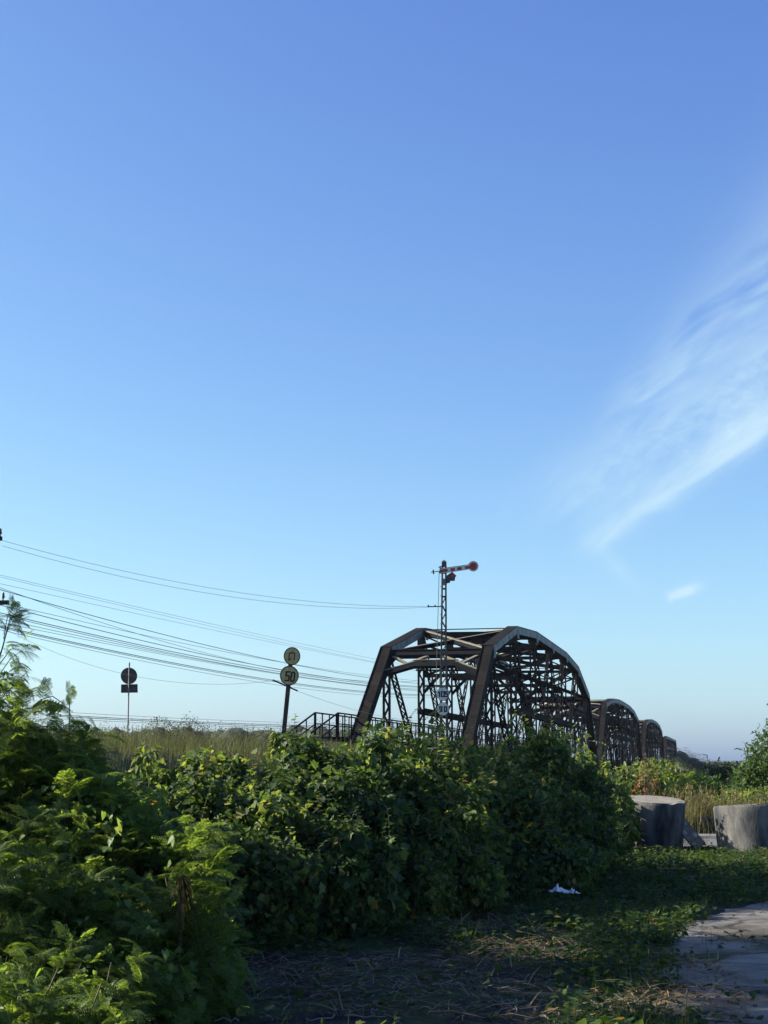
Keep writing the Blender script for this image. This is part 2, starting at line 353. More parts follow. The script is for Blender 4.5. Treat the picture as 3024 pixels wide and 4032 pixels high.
def t_frond(npin=7, nl=9, droop=.35, L=1.0, seed=0):
    """bipinnate leaf: a rachis, pinnae in pairs, each a comb of narrow leaflets"""
    rr = np.random.default_rng(seed); v = []; f = []
    def quad(p, d, w, nz):
        b = len(v); x = np.cross(d, nz); x = x/np.linalg.norm(x)*w/2
        v.extend([p-x*.5, p+d*.5+x, p+d, p+d*.5-x]); f.append((b, b+1, b+2, b+3))
    def curve(t): return np.array([0, t*L*(1-.08*t), L*(.18*t-droop*t*t)])
    for i in range(npin*2):
        t = .22+.78*(i//2)/(npin-1); sd = 1 if i % 2 else -1
        p0 = curve(t); tg = norm(curve(min(1, t+.02))-curve(t-.02))
        ln = L*(.42-.20*abs(t-.5))*(.85+.3*rr.random())
        d = norm(np.array([sd*(.85-.45*t), 0, -.10-.2*rr.random()])+tg*(.45+.5*t))
        for k in range(nl):
            q = (k+.6)/nl; p = p0+d*ln*q+np.array([0, 0, -droop*.35*ln*q*q])
            nz = np.array([0, 0, 1.0]); sdv = norm(np.cross(d, nz))
            for e in (-1, 1):
                quad(p, norm(sdv*e+d*.45+np.array([0, 0, .25*(rr.random()-.5)]))*L*.105*(1-.35*q), L*.040, nz)
    for i in range(4):
        a, b = curve(i/4), curve((i+1)/4); n0 = len(v); w = np.array([.006*L, 0, 0]); v.extend([a-w, a+w, b+w, b-w]); f.append((n0, n0+1, n0+2, n0+3))
    return np.array(v), f
def t_blade(bend=.3, w=.012, n=4):
    v = []; f = []
    for i in range(n+1):
        t = i/n; ww = w*(1-t)**.7/2+.0004; v += [(-ww, bend*t*t, t*(1-.25*bend*t)), (ww, bend*t*t, t*(1-.25*bend*t))]
    for i in range(n): f.append((2*i, 2*i+1, 2*i+3, 2*i+2))
    return np.array(v), f
def t_plume(bend=.25):
    v, f = t_blade(bend, .006, 3); v = v.tolist(); rr = np.random.default_rng(3)
    for i in range(9):
        t = .74+.26*i/9; p = np.array([0, bend*t*t, t*(1-.25*bend*t)]); a = rr.random()*6.28; d = np.array([math.cos(a)*.03, math.sin(a)*.03, .06]); b = len(v)
        x = np.array([-math.sin(a), math.cos(a), 0])*.008; v += [(p-x).tolist(), (p+x).tolist(), (p+d).tolist()]; f.append((b, b+1, b+2))
    return np.array(v), f
T_LOBED, T_HEART, T_SIMPLE, T_QUAD = t_lobed(), t_heart(), t_simple(), t_quad()
FRONDS = [t_frond(7, 7, d, 1.0, i) for i, d in enumerate((.25, .45, .7))]
BLADES = [t_blade(b) for b in (.12, .3, .55)]; PLUME = t_plume()
def rvec(n): return norm(rng.normal(size=(n, 3)))
def yaw_rot(n, tilt=.25):
    a = rng.random(n)*2*math.pi; t = rng.normal(size=n)*tilt
    ca, sa, ct, st = np.cos(a), np.sin(a), np.cos(t), np.sin(t); z = np.zeros(n)
    Rz = np.stack([np.stack([ca, -sa, z], -1), np.stack([sa, ca, z], -1), np.stack([z, z, z+1], -1)], -2)
    Rx = np.stack([np.stack([z+1, z, z], -1), np.stack([z, ct, -st], -1), np.stack([z, st, ct], -1)], -2)
    return Rz @ Rx

# ---------------------------------------------------------------- ground
def smooth(a, b, x): t = np.clip((x-a)/(b-a), 0, 1); return t*t*(3-2*t)
def ground_z(x, y):
    x = np.asarray(x, float); y = np.asarray(y, float)
    s, off = to_br(x, y)
    emb = 2.02*smooth(8.0, 11.8, off)*(1-smooth(17.8, 21.5, off))*(1-smooth(62, 66.5, s))
    val = -3.5*smooth(80, 96, s)*(1-smooth(335, 360, s))
    near = (fbm2(x*1.3, y*1.3)-.5)*.10*(1-smooth(60, 120, y))*smooth(-3, 8, y)
    road = smooth(.4, 1.2, x-road_edge(y))*(1-smooth(20.5, 22.5, y))
    return emb + val + near*(1-road) - .02*road
def road_edge(y):
    y = np.asarray(y, float)
    return np.interp(y, [0, 9, 10.3, 12, 13.7, 15.3, 16.9, 19, 20.5, 22], [1.4, 1.6, 1.95, 2.2, 2.42, 2.75, 3.15, 4.1, 5.0, 6.5])
def axis(lo, hi, step, far, sgn_lo, sgn_hi):
    a = list(np.arange(lo, hi+1e-6, step)); d = step
    while a[-1] < sgn_hi: d *= 1.25; a.append(a[-1]+d)
    d = step
    while a[0] > sgn_lo: d *= 1.25; a.insert(0, a[0]-d)
    return np.array(a)
gx = axis(-9, 12, .16, 0, -4200, 4200); gy = axis(6, 46, .16, 0, -60, 6500)
GX, GY = np.meshgrid(gx, gy); GZ = ground_z(GX, GY)
gv = np.stack([GX, GY, GZ], -1).reshape(-1, 3); nx, ny = len(gx), len(gy)
ii = (np.arange(ny-1)[:, None]*nx+np.arange(nx-1)[None]).ravel()
gl = np.stack([ii, ii+1, ii+nx+1, ii+nx], -1).ravel()
def ground_mat():
    def f(nt, b):
        N, L = nt.nodes, nt.links
        tc = N.new('ShaderNodeTexCoord')
        def noise(sc, det=8):
            t = N.new('ShaderNodeTexNoise'); t.inputs['Scale'].default_value = sc; t.inputs['Detail'].default_value = det; t.inputs['Roughness'].default_value = .65
            L.new(tc.outputs['Object'], t.inputs[0]); return t
        def ramp(t, cs):
            r = N.new('ShaderNodeValToRGB'); e = r.color_ramp.elements
            while len(e) < len(cs): e.new(.5)
            for i, (p, c) in enumerate(cs): e[i].position = p; e[i].color = (*c, 1)
            L.new(t.outputs[0], r.inputs[0]); return r
        soil = ramp(noise(2.3), [(.3, (.010, .010, .012)), (.5, (.021, .020, .020)), (.72, (.046, .042, .036))])
        green = ramp(noise(5), [(.3, (.022, .040, .014)), (.55, (.045, .070, .022)), (.75, (.085, .095, .036))])
        mk = ramp(noise(.8), [(.42, (0, 0, 0)), (.58, (1, 1, 1))])
        mx = N.new('ShaderNodeMix'); mx.data_type = 'RGBA'; L.new(mk.outputs[0], mx.inputs[0]); L.new(soil.outputs[0], mx.inputs[6]); L.new(green.outputs[0], mx.inputs[7])
        L.new(mx.outputs[2], b.inputs['Base Color']); b.inputs['Roughness'].default_value = .95; b.inputs['Specular IOR Level'].default_value = .15
        bp = N.new('ShaderNodeBump'); bp.inputs['Strength'].default_value = .9; bp.inputs['Distance'].default_value = .03
        L.new(noise(22).outputs[0], bp.inputs['Height']); L.new(bp.outputs[0], b.inputs['Normal'])
    return mat('ground_earth', f)
tag(link('ground', raw_mesh('ground', gv, gl, np.arange(len(ii))*4, np.full(len(ii), 4), [ground_mat()], None, True)), 'dark damp earth and low green growth stretching to the horizon', None, None, 'structure')
def sheet(name, xs, ys, left, mat_, label, z=.02):
    """a paved sheet whose left edge follows left(y), crumbled by noise"""
    v = []; f = []
    for j, y in enumerate(ys):
        x0 = float(left(y))+.28*(fbm2(y*2.3, 3.3)-.5)+.10*(vn2(y*9, 1.0)-.5)
        for i, t in enumerate(xs):
            x = x0+(t**1.5)*(14-x0); v.append((x, y, z+float(.012*(vn2(x*2, y*2)-.5))))
    n = len(xs)
    for j in range(len(ys)-1):
        for i in range(n-1): f.append((j*n+i, j*n+i+1, (j+1)*n+i+1, (j+1)*n+i))
    me = bpy.data.meshes.new(name); me.from_pydata(v, [], f); me.materials.append(mat_); me.update()
    return tag(link(name, me), label, None, None, 'structure')
sheet('road', np.linspace(0, 1, 40), np.arange(2, 21.6, .12), road_edge, M_CRACK, 'worn grey concrete road with a crumbled overgrown edge', .016)
sheet('path', np.linspace(0, 1, 14), np.arange(33.2, 39.6, .25), lambda y: 5.2, M_ROAD, 'sunlit pale concrete strip beyond the two concrete blocks', .05)

# ---------------------------------------------------------------- truss bridge
def laced(mb, a, b, across, w, depth, bar=.07, pitch=.40, up=None, batten=.6):
    """two channels a distance w apart joined by zigzag bars on both faces"""
    a = np.asarray(a, float); b = np.asarray(b, float); across = norm(np.asarray(across, float)); t = b-a; L = np.linalg.norm(t); t = t/L
    fwd = norm(np.cross(t, across))
    for sd in (-1, 1):
        o = across*sd*(w/2-bar/2); mb.beam(a+o, b+o, bar, depth, fwd)
    n = max(2, int(L/pitch))
    for face in (-1, 1):
        for i in range(n):
            p = a+t*L*i/n; q = a+t*L*(i+1)/n; sd = 1 if i % 2 else -1
            mb.beam(p+across*sd*(w/2-bar)+fwd*face*(depth/2+.006), q-across*sd*(w/2-bar)+fwd*face*(depth/2+.006), .055, .012, fwd)
    for p, q in ((a, a+t*batten), (b-t*batten, b)):
        for face in (-1, 1):
            mb.beam(p+fwd*face*(depth/2+.014), q+fwd*face*(depth/2+.014), w*.98, .012, fwd)
def make_span(zs, label, s_start, group):
    root = empty('truss_bridge_span', BR(s_start, OFF, 0), label, 'bridge', group, (0, 0, math.pi/2-TH))
    zb = 1.09; U = {k: zs[min(k, 8-k)] for k in range(1, 8)}
    def Lp(k, y): return np.array([k*PAN, y, zb])
    def Up(k, y): return np.array([k*PAN, y, U[k]])
    def part(name, fn, mats=M_STEEL):
        mb = MB(); fn(mb); return mb.build(name, mats, root)
    mats3 = [M_STEEL, M_STEEL_B, M_STEEL_G]
    for y in (0.0, TW):
        for k0, k1 in ((0, 1), (8, 7)):
            def f(mb, k0=k0, k1=k1, y=y):
                a, b = Lp(k0, y), Up(k1, y); mb.beam(a, b, .50, .42, (0, 0, 1), 1)
                t = norm(b-a); x = np.array([0, 1.0, 0]); u = np.cross(t, x)
                u = u if u[2] > 0 else -u
                for e in (-1, 1): mb.beam(a+x*e*.262, b+x*e*.262, .024, .52, u, 0)
                for q in np.arange(.6, np.linalg.norm(b-a)-.5, 1.3):    # splice plates and rivet lines
                    mb.beam(a+t*q+u*.216, a+t*(q+.10)+u*.216, .50, .012, u, 1)
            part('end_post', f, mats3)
        def f(mb, y=y):
            for k in range(1, 7):
                a, b = Up(k, y), Up(k+1, y); t = norm(b-a); u = norm(np.cross(np.array([0, -1.0, 0]), t)); u = u if u[2] > 0 else -u
                ex = t*.06
                mb.beam(a-ex, b+ex, .46, .40, u, 0)
                mb.beam(a-ex+u*.214, b+ex+u*.214, .56, .03, u, 1)                         # cover plate
                for e in (-1, 1):
                    mb.beam(a-ex*.5+np.array([0, e*.242, 0]), b+ex*.5+np.array([0, e*.242, 0]), .022, .38, u, 2 if e < 0 else 0)
                    mb.beam(a-t*.02+np.array([0, e*.262, -.12]), a+t*.75+np.array([0, e*.262, -.12]), .016, .62, u, 2 if e < 0 else 0)
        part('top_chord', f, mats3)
        def f(mb, y=y):
            for k in range(8):
                a, b = Lp(k, y), Lp(k+1, y)
                for e in (-1, 1): mb.beam(a+np.array([0, e*.19, 0]), b+np.array([0, e*.19, 0]), .06, .42)
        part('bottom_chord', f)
        for k in range(1, 8):
            def f(mb, k=k, y=y): laced(mb, Lp(k, y), Up(k, y)+np.array([0, 0, -.1]), (0, 1, 0), .36, .24, .075, .42)
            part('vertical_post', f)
        for k in range(1, 7):
            def f(mb, k=k, y=y):
                a, b = (Up(k, y), Lp(k+1, y)) if k < 4 else (Lp(k, y), Up(k+1, y))
                laced(mb, a, b, (0, 1, 0), .29, .17, .06, .40)
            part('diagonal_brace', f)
        for k in (3, 4):
            def f(mb, k=k, y=y):
                a, b = (Lp(k, y), Up(k+1, y)) if k < 4 else (Up(k, y), Lp(k+1, y)); laced(mb, a, b, (0, 1, 0), .20, .10, .05, .5)
            part('counter_brace', f)
        def f(mb, y=y):
            zm = zb+3.55
            for k in range(2, 6):
                mb.beam((k*PAN, y-.20, zm), ((k+1)*PAN, y-.20, zm), .05, .30); mb.beam((k*PAN, y+.20, zm), ((k+1)*PAN, y+.20, zm), .05, .30)
            mb.beam((2*PAN-.3, y-.23, zm+.14), (6*PAN+.3, y-.23, zm+.14), .10, .03)
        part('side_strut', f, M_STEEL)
    for k0, k1 in ((0, 1), (8, 7)):
        def f(mb, k0=k0, k1=k1):
            zt = U[1]; sl = (Lp(k0, 0)-Up(k1, 0)); sl = sl/abs(sl[2])
            def q(v, d): return np.array([k1*PAN, v*TW, zt])+sl*d
            nf = norm(np.cross(sl, (0, 1, 0)))
            def bar(v0, d0, v1, d1, h, w=.10, m=0):
                mb.beam(q(v0, d0), q(v1, d1), w, h, np.cross(norm(q(v1, d1)-q(v0, d0)), nf), m)
            bar(.04, .25, .96, .25, .30, .22); bar(.04, .09, .96, .09, .035, .30, 1)
            bar(.26, .80, .70, .80, .34, .16); bar(.26, .62, .70, .62, .035, .26, 2)
            bar(.03, 1.28, .28, .80, .30, .15); bar(.97, 1.28, .68, .80, .30, .15)
            bar(.05, 1.10, .28, .66, .03, .22, 2); bar(.95, 1.10, .68, .66, .03, .22, 2)
            bar(.06, .25, .22, .70, .12, .12, 2); bar(.44, .30, .20, .78, .12, .12, 2)
            bar(.94, .25, .76, .70, .12, .12, 2); bar(.56, .30, .78, .78, .12, .12, 2)
            mb.plate([q(.0, .30), q(.13, .36), q(.08, .85), q(.0, 1.0)], .02, nf); mb.plate([q(1, .30), q(.87, .36), q(.92, .85), q(1, 1.0)], .02, nf)
        part('portal_frame', f, [M_STEEL, M_STEEL_B, M_STEEL_L])
    for k in range(2, 7):
        def f(mb, k=k):
            x = k*PAN; zt = U[k]-.05; zl = max(6.55, U[k]-2.5)
            mb.beam((x, .2, zt-.1), (x, TW-.2, zt-.06), .16, .20); mb.beam((x, .1, zt+.17), (x, TW-.1, zt+.17), .30, .03, m=1)
            mb.beam((x, .2, zt-.62), (x, TW-.2, zt-.62), .10, .10)
            for i in range(5):
                y0 = .25+(TW-.5)*i/5; y1 = .25+(TW-.5)*(i+1)/5; mb.beam((x, y0, zt-.2 if i % 2 else zt-.6), (x, y1, zt-.6 if i % 2 else zt-.2), .05, .09)
            mb.beam((x, .2, zl), (x, TW-.2, zl), .16, .20)
            mb.beam((x-.04, .2, zl), (x-.04, TW-.2, zt-.65), .05, .12); mb.beam((x+.04, TW-.2, zl), (x+.04, .2, zt-.65), .05, .12)
            mb.beam((x, .15, zl-.9), (x, .95, zl-.05), .10, .16); mb.beam((x, TW-.15, zl-.9), (x, TW-.95, zl-.05), .10, .16)
            for e, y in ((1, .17), (-1, TW-.17)): mb.beam((x, y, zl+.22), (x, y+e*.3, zl+.02), .02, .22, (0, 1, 0))
        part('sway_frame', f, [M_STEEL, M_STEEL_B])
    for k in range(1, 7):
        def f(mb, k=k):
            for y0, y1, dz in ((.2, TW-.2, .09), (TW-.2, .2, .03)):
                a = Up(k, y0)+np.array([.15, 0, dz]); b = Up(k+1, y1)+np.array([-.15, 0, dz])
                mb.beam(a, b, .26, .03, m=1); mb.beam(a-np.array([0, 0, .10]), b-np.array([0, 0, .10]), .05, .17, m=0); mb.beam(a-np.array([0, 0, .20]), b-np.array([0, 0, .20]), .2, .02, m=0)
        part('lateral_brace', f, [M_STEEL, M_STEEL_L])
    for k in range(0, 9):
        def f(mb, k=k): mb.beam((k*PAN, .1, zb+.35), (k*PAN, TW-.1, zb+.35), .3, .9)
        part('floor_beam', f)
    def f(mb):
        for y in (TW/2-.9, TW/2+.9): mb.beam((0, y, zb+.75), (8*PAN, y, zb+.75), .25, .6)
        for x in np.arange(.3, 8*PAN, .65): mb.beam((x, TW/2-1.1, zb+1.14), (x, TW/2+1.1, zb+1.14), .22, .16, m=1)
        for y in (TW/2-.5, TW/2+.5): mb.beam((0, y, zb+1.30), (8*PAN, y, zb+1.30), .07, .14, m=1)
    part('track_deck', f, [M_STEEL, M_RAIL])
    return root
span_group = 'truss spans of the railway bridge in line'
sp1 = make_span({1: 7.26, 2: 8.91, 3: 9.35, 4: 9.36}, 'nearest dark steel truss span with the tall open portal behind the signal mast', S0-PAN, span_group)
sp2 = make_span({1: 7.26, 2: 8.00, 3: 8.27, 4: 8.30}, 'second dark truss span, directly beyond the big nearest span', S0-PAN+PITCHS, span_group)
def copy_tree(o, parent=None):
    c = o.copy(); C.objects.link(c)
    if parent is not None: c.parent = parent
    for ch in kids(o): copy_tree(ch, c)
    return c
make_span({1: 6.8, 2: 6.85, 3: 6.85, 4: 6.85}, 'last, low and level topped truss span where the bridge ends beside hazy trees', S0-PAN+PITCHS*3, span_group)
for i, lb in ((2, 'third truss span, arched like the second and smaller in view, before the low last span'),):
    c = copy_tree(sp2); p = BR(S0-PAN+PITCHS*i, OFF, 0); c.location = tuple(p); c['label'] = lb
for i in range(5):
    p = BR(S0-PAN+PITCHS*i-.5, OFF+TW/2, 0); mb = MB()
    gz = float(ground_z(p[0], p[1]))-1
    mb.beam((0, 0, gz), (0, 0, .62), 1.7, TW+1.6, (0, 1, 0)); mb.beam((0, 0, .622), (0, 0, .86), 2.1, TW+2.0, (0, 1, 0))
    o = mb.build('bridge_pier', M_CONC); o.location = (p[0], p[1], 0); o.rotation_euler = (0, 0, math.pi/2-TH)
    tag(o, 'concrete bridge pier under the truss spans, hidden low behind the bushes', 'pier', 'piers under the bridge')

# walkway with handrails along the left truss and steps at its near end
def walkway():
    pa = PF(1241, 2806, 68.0); pb = PF(1331, 2810, 68.4)
    root = empty('side_walkway', BR(67, OFF+TW+.8, 1.2), 'dark steel side walkway with post railings and steps down, left of the nearest span', 'walkway')
    o = np.array(root.location); d = np.array([math.sin(TH), math.cos(TH), 0])
    zt = pa[2]; zdeck = zt-1.08
    for p0, ln, nm in ((pa, 66, 'outer'), (pb, 66, 'inner')):
        mb = MB(o); top = p0.copy(); top[2] = zt
        mb.beam(top, top+d*ln, .07, .06); mb.beam(top-np.array([0, 0, .48]), top+d*ln-np.array([0, 0, .48]), .045, .045)
        for i, q in enumerate(np.arange(0, ln, 1.25)):
            b = top+d*q; w = .11 if i == 0 else .055
            mb.beam(b-np.array([0, 0, 1.15]), b-np.array([0, 0, .032]), w, w)
        mb.build('handrail', M_STEEL, root)
    mb = MB(o); mid = (pa+pb)/2; mid[2] = zdeck
    mb.beam(mid, mid+d*66, np.linalg.norm((pb-pa)[:2])*1.0, .07)
    for q in np.arange(1, 66, 4.3): mb.beam(mid+d*q-np.array([0, 0, .12]), mid+d*q-np.array([0, 0, .12])+np.array([.9*math.cos(TH), -.9*math.sin(TH), -.0]), .08, .16)
    mb.build('walkway_deck', M_STEEL, root)
    qa = PF(1123, 2895, 66.2); qb = PF(1215, 2893, 66.6)
    for p0, p1 in ((pa, qa), (pb, qb)):
        mb = MB(o); a = p0.copy(); a[2] = zt; dr = (p1-a); e = a+dr*1.75
        mb.beam(a, e, .06, .06); mb.beam(a-np.array([0, 0, .5]), e-np.array([0, 0, .5]), .045, .045)
        for t in (.3, .62, .95, 1.3, 1.7): mb.beam(a+dr*t-np.array([0, 0, 1.15]), a+dr*t-np.array([0, 0, .03]), .05, .05)
        mb.build('stair_rail', M_STEEL, root)
    mb = MB(o)
    for i in range(9):
        t = (i+.6)/5.2; a = pa+(qa-pa)*t-np.array([0, 0, 1.08]); b = pb+(qb-pb)*t-np.array([0, 0, 1.08]); b[2] = a[2]
        mb.beam(a, b, .26, .04)
    mb.build('stair_tread', M_STEEL, root)
walkway()

# ---------------------------------------------------------------- strokes for painted characters
def strokes(mb, lines, width, to3d, nrm, m=0, lift=.003):
    for ln in lines:
        pts = [np.asarray(to3d(*p), float) for p in ln]; n = norm(np.asarray(nrm, float))
        for i in range(len(pts)-1):
            a, b = pts[i], pts[i+1]; t = norm(b-a); ext = width*.42
            mb.beam(a-t*ext+n*lift*(1+.15*(i % 2)), b+t*ext+n*lift*(1+.15*(i % 2)), width, .004, n, m)
FWD = np.array([0, -1.0, 0])

# ---------------------------------------------------------------- semaphore signal
def signal():
    Y = 55.0
    z3 = lambda x, y, dy=0: PF(1600+x*.24111, 2150+y*.24111, Y+dy)
    z8 = lambda x, y, dy=0: PF(1600+x*.18083, 2550+y*.18083, Y+dy)
    top = z3(616, 262); mid = z3(611, 1650); low = z8(812, 1660)
    zg = float(ground_z(low[0], Y))-.2
    base = np.array([low[0], Y, zg])
    root = empty('semaphore_signal', base, 'tall lattice railway signal mast with a raised red and white arm before the bridge', 'signal')
    mb = MB(base)
    def wid(z): return np.interp(z, [zg, low[2], mid[2], top[2]], [.27, .25, .205, .165])
    def cx(z): return np.interp(z, [zg, low[2], mid[2], top[2]], [low[0], low[0], mid[0], top[0]])
    zs = np.arange(zg, top[2]+.01, .29)
    for sx in (-1, 1):
        for sy in (-1, 1):
            for a, b in zip(zs[:-1], zs[1:]):
                mb.beam((cx(a)+sx*(wid(a)/2-.02), Y+sy*(wid(a)/2-.02), a), (cx(b)+sx*(wid(b)/2-.02), Y+sy*(wid(b)/2-.02), b+.004), .056, .04, (0, 1, 0))
    for i, (a, b) in enumerate(zip(zs[:-1], zs[1:])):
        s = 1 if i % 2 else -1
        for f in (-1, 1):
            ya = Y+f*(wid(a)/2-.004)
            if a < z3(0, 900)[2]: mb.beam((cx(a)-s*wid(a)*.4, ya, a), (cx(b)+s*wid(b)*.4, ya, b), .036, .012, (0, 1, 0))
            else: mb.beam((cx(a)-wid(a)*.4, ya, a), (cx(a)+wid(a)*.4, ya, a), .012, .05, (0, 0, 1))
        xs = cx(a)
        for f in (-1, 1): mb.beam((xs+f*wid(a)*.48, Y-s*wid(a)*.4, a), (cx(b)+f*wid(b)*.48, Y+s*wid(b)*.4, b), .012, .03, (0, 1, 0))
    mb.build('lattice_mast', M_MAST, root)
    mb = MB(base); w = .09; t = top
    mb.add([t+np.array(v) for v in ((-w, -w, 0), (w, -w, 0), (w, w, 0), (-w, w, 0), (-.02, -.02, .075), (.02, -.02, .075), (.02, .02, .075), (-.02, .02, .075))], [(3, 2, 1, 0), (4, 5, 6, 7), (0, 1, 5, 4), (1, 2, 6, 5), (2, 3, 7, 6), (3, 0, 4, 7)])
    mb.beam(t-np.array([0, 0, .18]), t+np.array([0, 0, .002]), .17, .165, (0, 1, 0)); mb.build('mast_cap', M_MAST, root)
    # arm
    yo = -.16
    def bar_outline(g):   # arm with disc, in zoom pixels, grown by g
        a = np.array([545, 412.]); b = np.array([1020, 345.]); d = (b-a)/np.linalg.norm(b-a); n = np.array([-d[1], d[0]])
        c = np.array([1092, 330.]); r = 84+g; hw0, hw1 = 44+g, 40+g
        out = [a-d*g+n*hw0, a-d*g-n*hw0]
        a0 = math.atan2(-n[1], -n[0]); th0 = math.acos(min(1, hw1/r))
        base_a = math.atan2(d[1], d[0])
        h = math.asin(hw1/r); 
        ang = np.linspace(math.pi+h, 3*math.pi-h, 34)
        for q in ang: out.append(c+r*(d*math.cos(q)+n*math.sin(q)*1.0))
        return out, a, d, n, c
    def flip(o): return o
    o, a, d, n, c = bar_outline(0)
    arm = MB(base); arm.plate([z3(p[0], p[1], yo) for p in o], .012, FWD); ao = arm.build('semaphore_arm', M_BLACK, root)
    o2, *_ = bar_outline(-7)
    arm = MB(base); arm.plate([z3(p[0], p[1], yo-.0125) for p in o2], .006, FWD); arm.build('white_border', M_WHITE, ao)
    mb = MB(base)
    def strip(u0, u1, hw):
        q = [a+d*u0+n*hw, a+d*u0-n*hw, a+d*u1-n*hw, a+d*u1+n*hw]; mb.plate([z3(p[0], p[1], yo-.019) for p in q], .005, FWD)
    for u0, u1 in ((5, 130), (178, 250), (290, 362)): strip(u0, u1, 24)
    strip(412, 495, 22)
    mb.plate([z3(c[0]+62*math.cos(q), c[1]+62*math.sin(q), yo-.020) for q in np.linspace(0, 2*math.pi, 32)[:-1]], .005, FWD)
    mb.build('red_marking', M_RED, ao)
    mb = MB(base); mb.beam(z3(600, 395, -.2), z3(600, 395, .1), .05, .05); mb.beam(z3(548, 410, -.12), z3(402, 428, -.12), .02, .028); mb.beam(z3(438, 388, -.12), z3(445, 458, -.12), .05, .05, (0, 1, 0))
    mb.beam(z3(545, 330, -.12), z3(575, 400, -.12), .04, .04); mb.beam(z3(525, 350, -.12), z3(585, 330, -.12), .03, .03); mb.beam(z3(530, 430, -.12), z3(660, 445, -.12), .03, .05); mb.build('counterweight_lever', M_MAST, root)
    mb = MB(base); pl = [(650, 490), (748, 422), (820, 490), (800, 505), (788, 570), (716, 570), (714, 598), (652, 615)]
    mb.plate([z3(x, y, -.13) for x, y in pl], .05, FWD); g = mb.build('spectacle_plate', M_MAST, root)
    mb = MB(base); mb.plate([z3(x, y, -.1815) for x, y in ((735, 455), (766, 438), (806, 486), (780, 510), (735, 515))], .006, FWD); mb.build('red_lens_shade', M_RED, g)
    mb = MB(base); mb.tube([z3(612, 560, -.12), z3(612, 560, -.26)], .07, 12); mb.beam(z3(598, 610, -.13), z3(640, 610, -.13), .06, .14); mb.build('signal_lamp', M_POLE, root)
    mb = MB(base); mb.tube([z3(535, 440, -.1), z3(520, 985, -.1), z3(503, 1650, -.1), z8(650, 860, -.1), z8(640, 1660, -.1), np.array([low[0]-.35, Y-.1, zg+.1])], .011, 6); mb.build('operating_rod', M_MAST, root)
    mb = MB(base); mb.beam(z3(345, 990), z3(612, 988), .04, .035)
    for x in (358, 470): mb.tube([z3(x, 992), z3(x, 962)], .026, 8)
    mb.build('wire_bracket', M_STEEL, root)
    mb = MB(base)
    for i in range(20):
        z = top[2]-.9-.34*i
        if z > zg+.5: mb.beam((cx(z)-wid(z)/2, Y, z), (cx(z)-wid(z)/2-.055, Y, z+.01), .016, .016)
    mb.build('climbing_step', M_MAST, root)
    # octagonal speed plates
    def octa(cx_, cy_, rx, ry, txt, lab):
        oc = [(cx_+rx*math.cos(q), cy_+ry*math.sin(q)) for q in np.radians(22.5+45*np.arange(8))]
        k = 1/math.cos(R(22.5)); oc = [(cx_+(x-cx_)*k, cy_+(y-cy_)*k) for x, y in oc]
        mb = MB(base); mb.plate([z8(x, y, -.17) for x, y in oc], .012, FWD); so = mb.build('speed_plate', M_BLACK, root); so['label'] = lab
        mb = MB(base); mb.plate([z8(cx_+(x-cx_)*.93, cy_+(y-cy_)*.93, -.1825) for x, y in oc], .004, FWD); mb.build('plate_face', M_WHITE, so)
        mb = MB(base); strokes(mb, txt, .046, lambda x, y: z8(x, y, -.187), FWD); mb.build('numeral', M_BLACK, so)
        mb = MB(base); mb.beam(z8(cx_, cy_, -.17), z8(cx_, cy_, .0), .3, .04); mb.build('plate_clamp', M_MAST, so)
    octa(796, 1010, 136, 147, [[(697, 985), (722, 963), (722, 1068)], [(765, 962), (822, 962), (822, 1064), (765, 1064), (765, 962)],
                              [(900, 962), (852, 962), (852, 1006), (896, 1006), (896, 1064), (848, 1064)]], 'white octagonal plate with black border reading 105')
    octa(797, 1336, 137, 144, [[(768, 1352), (727, 1338), (727, 1290), (772, 1290), (772, 1385), (730, 1385)], [(830, 1290), (876, 1290), (876, 1388), (830, 1388), (830, 1290)]],
         'white octagonal plate with black border reading 90')
signal()

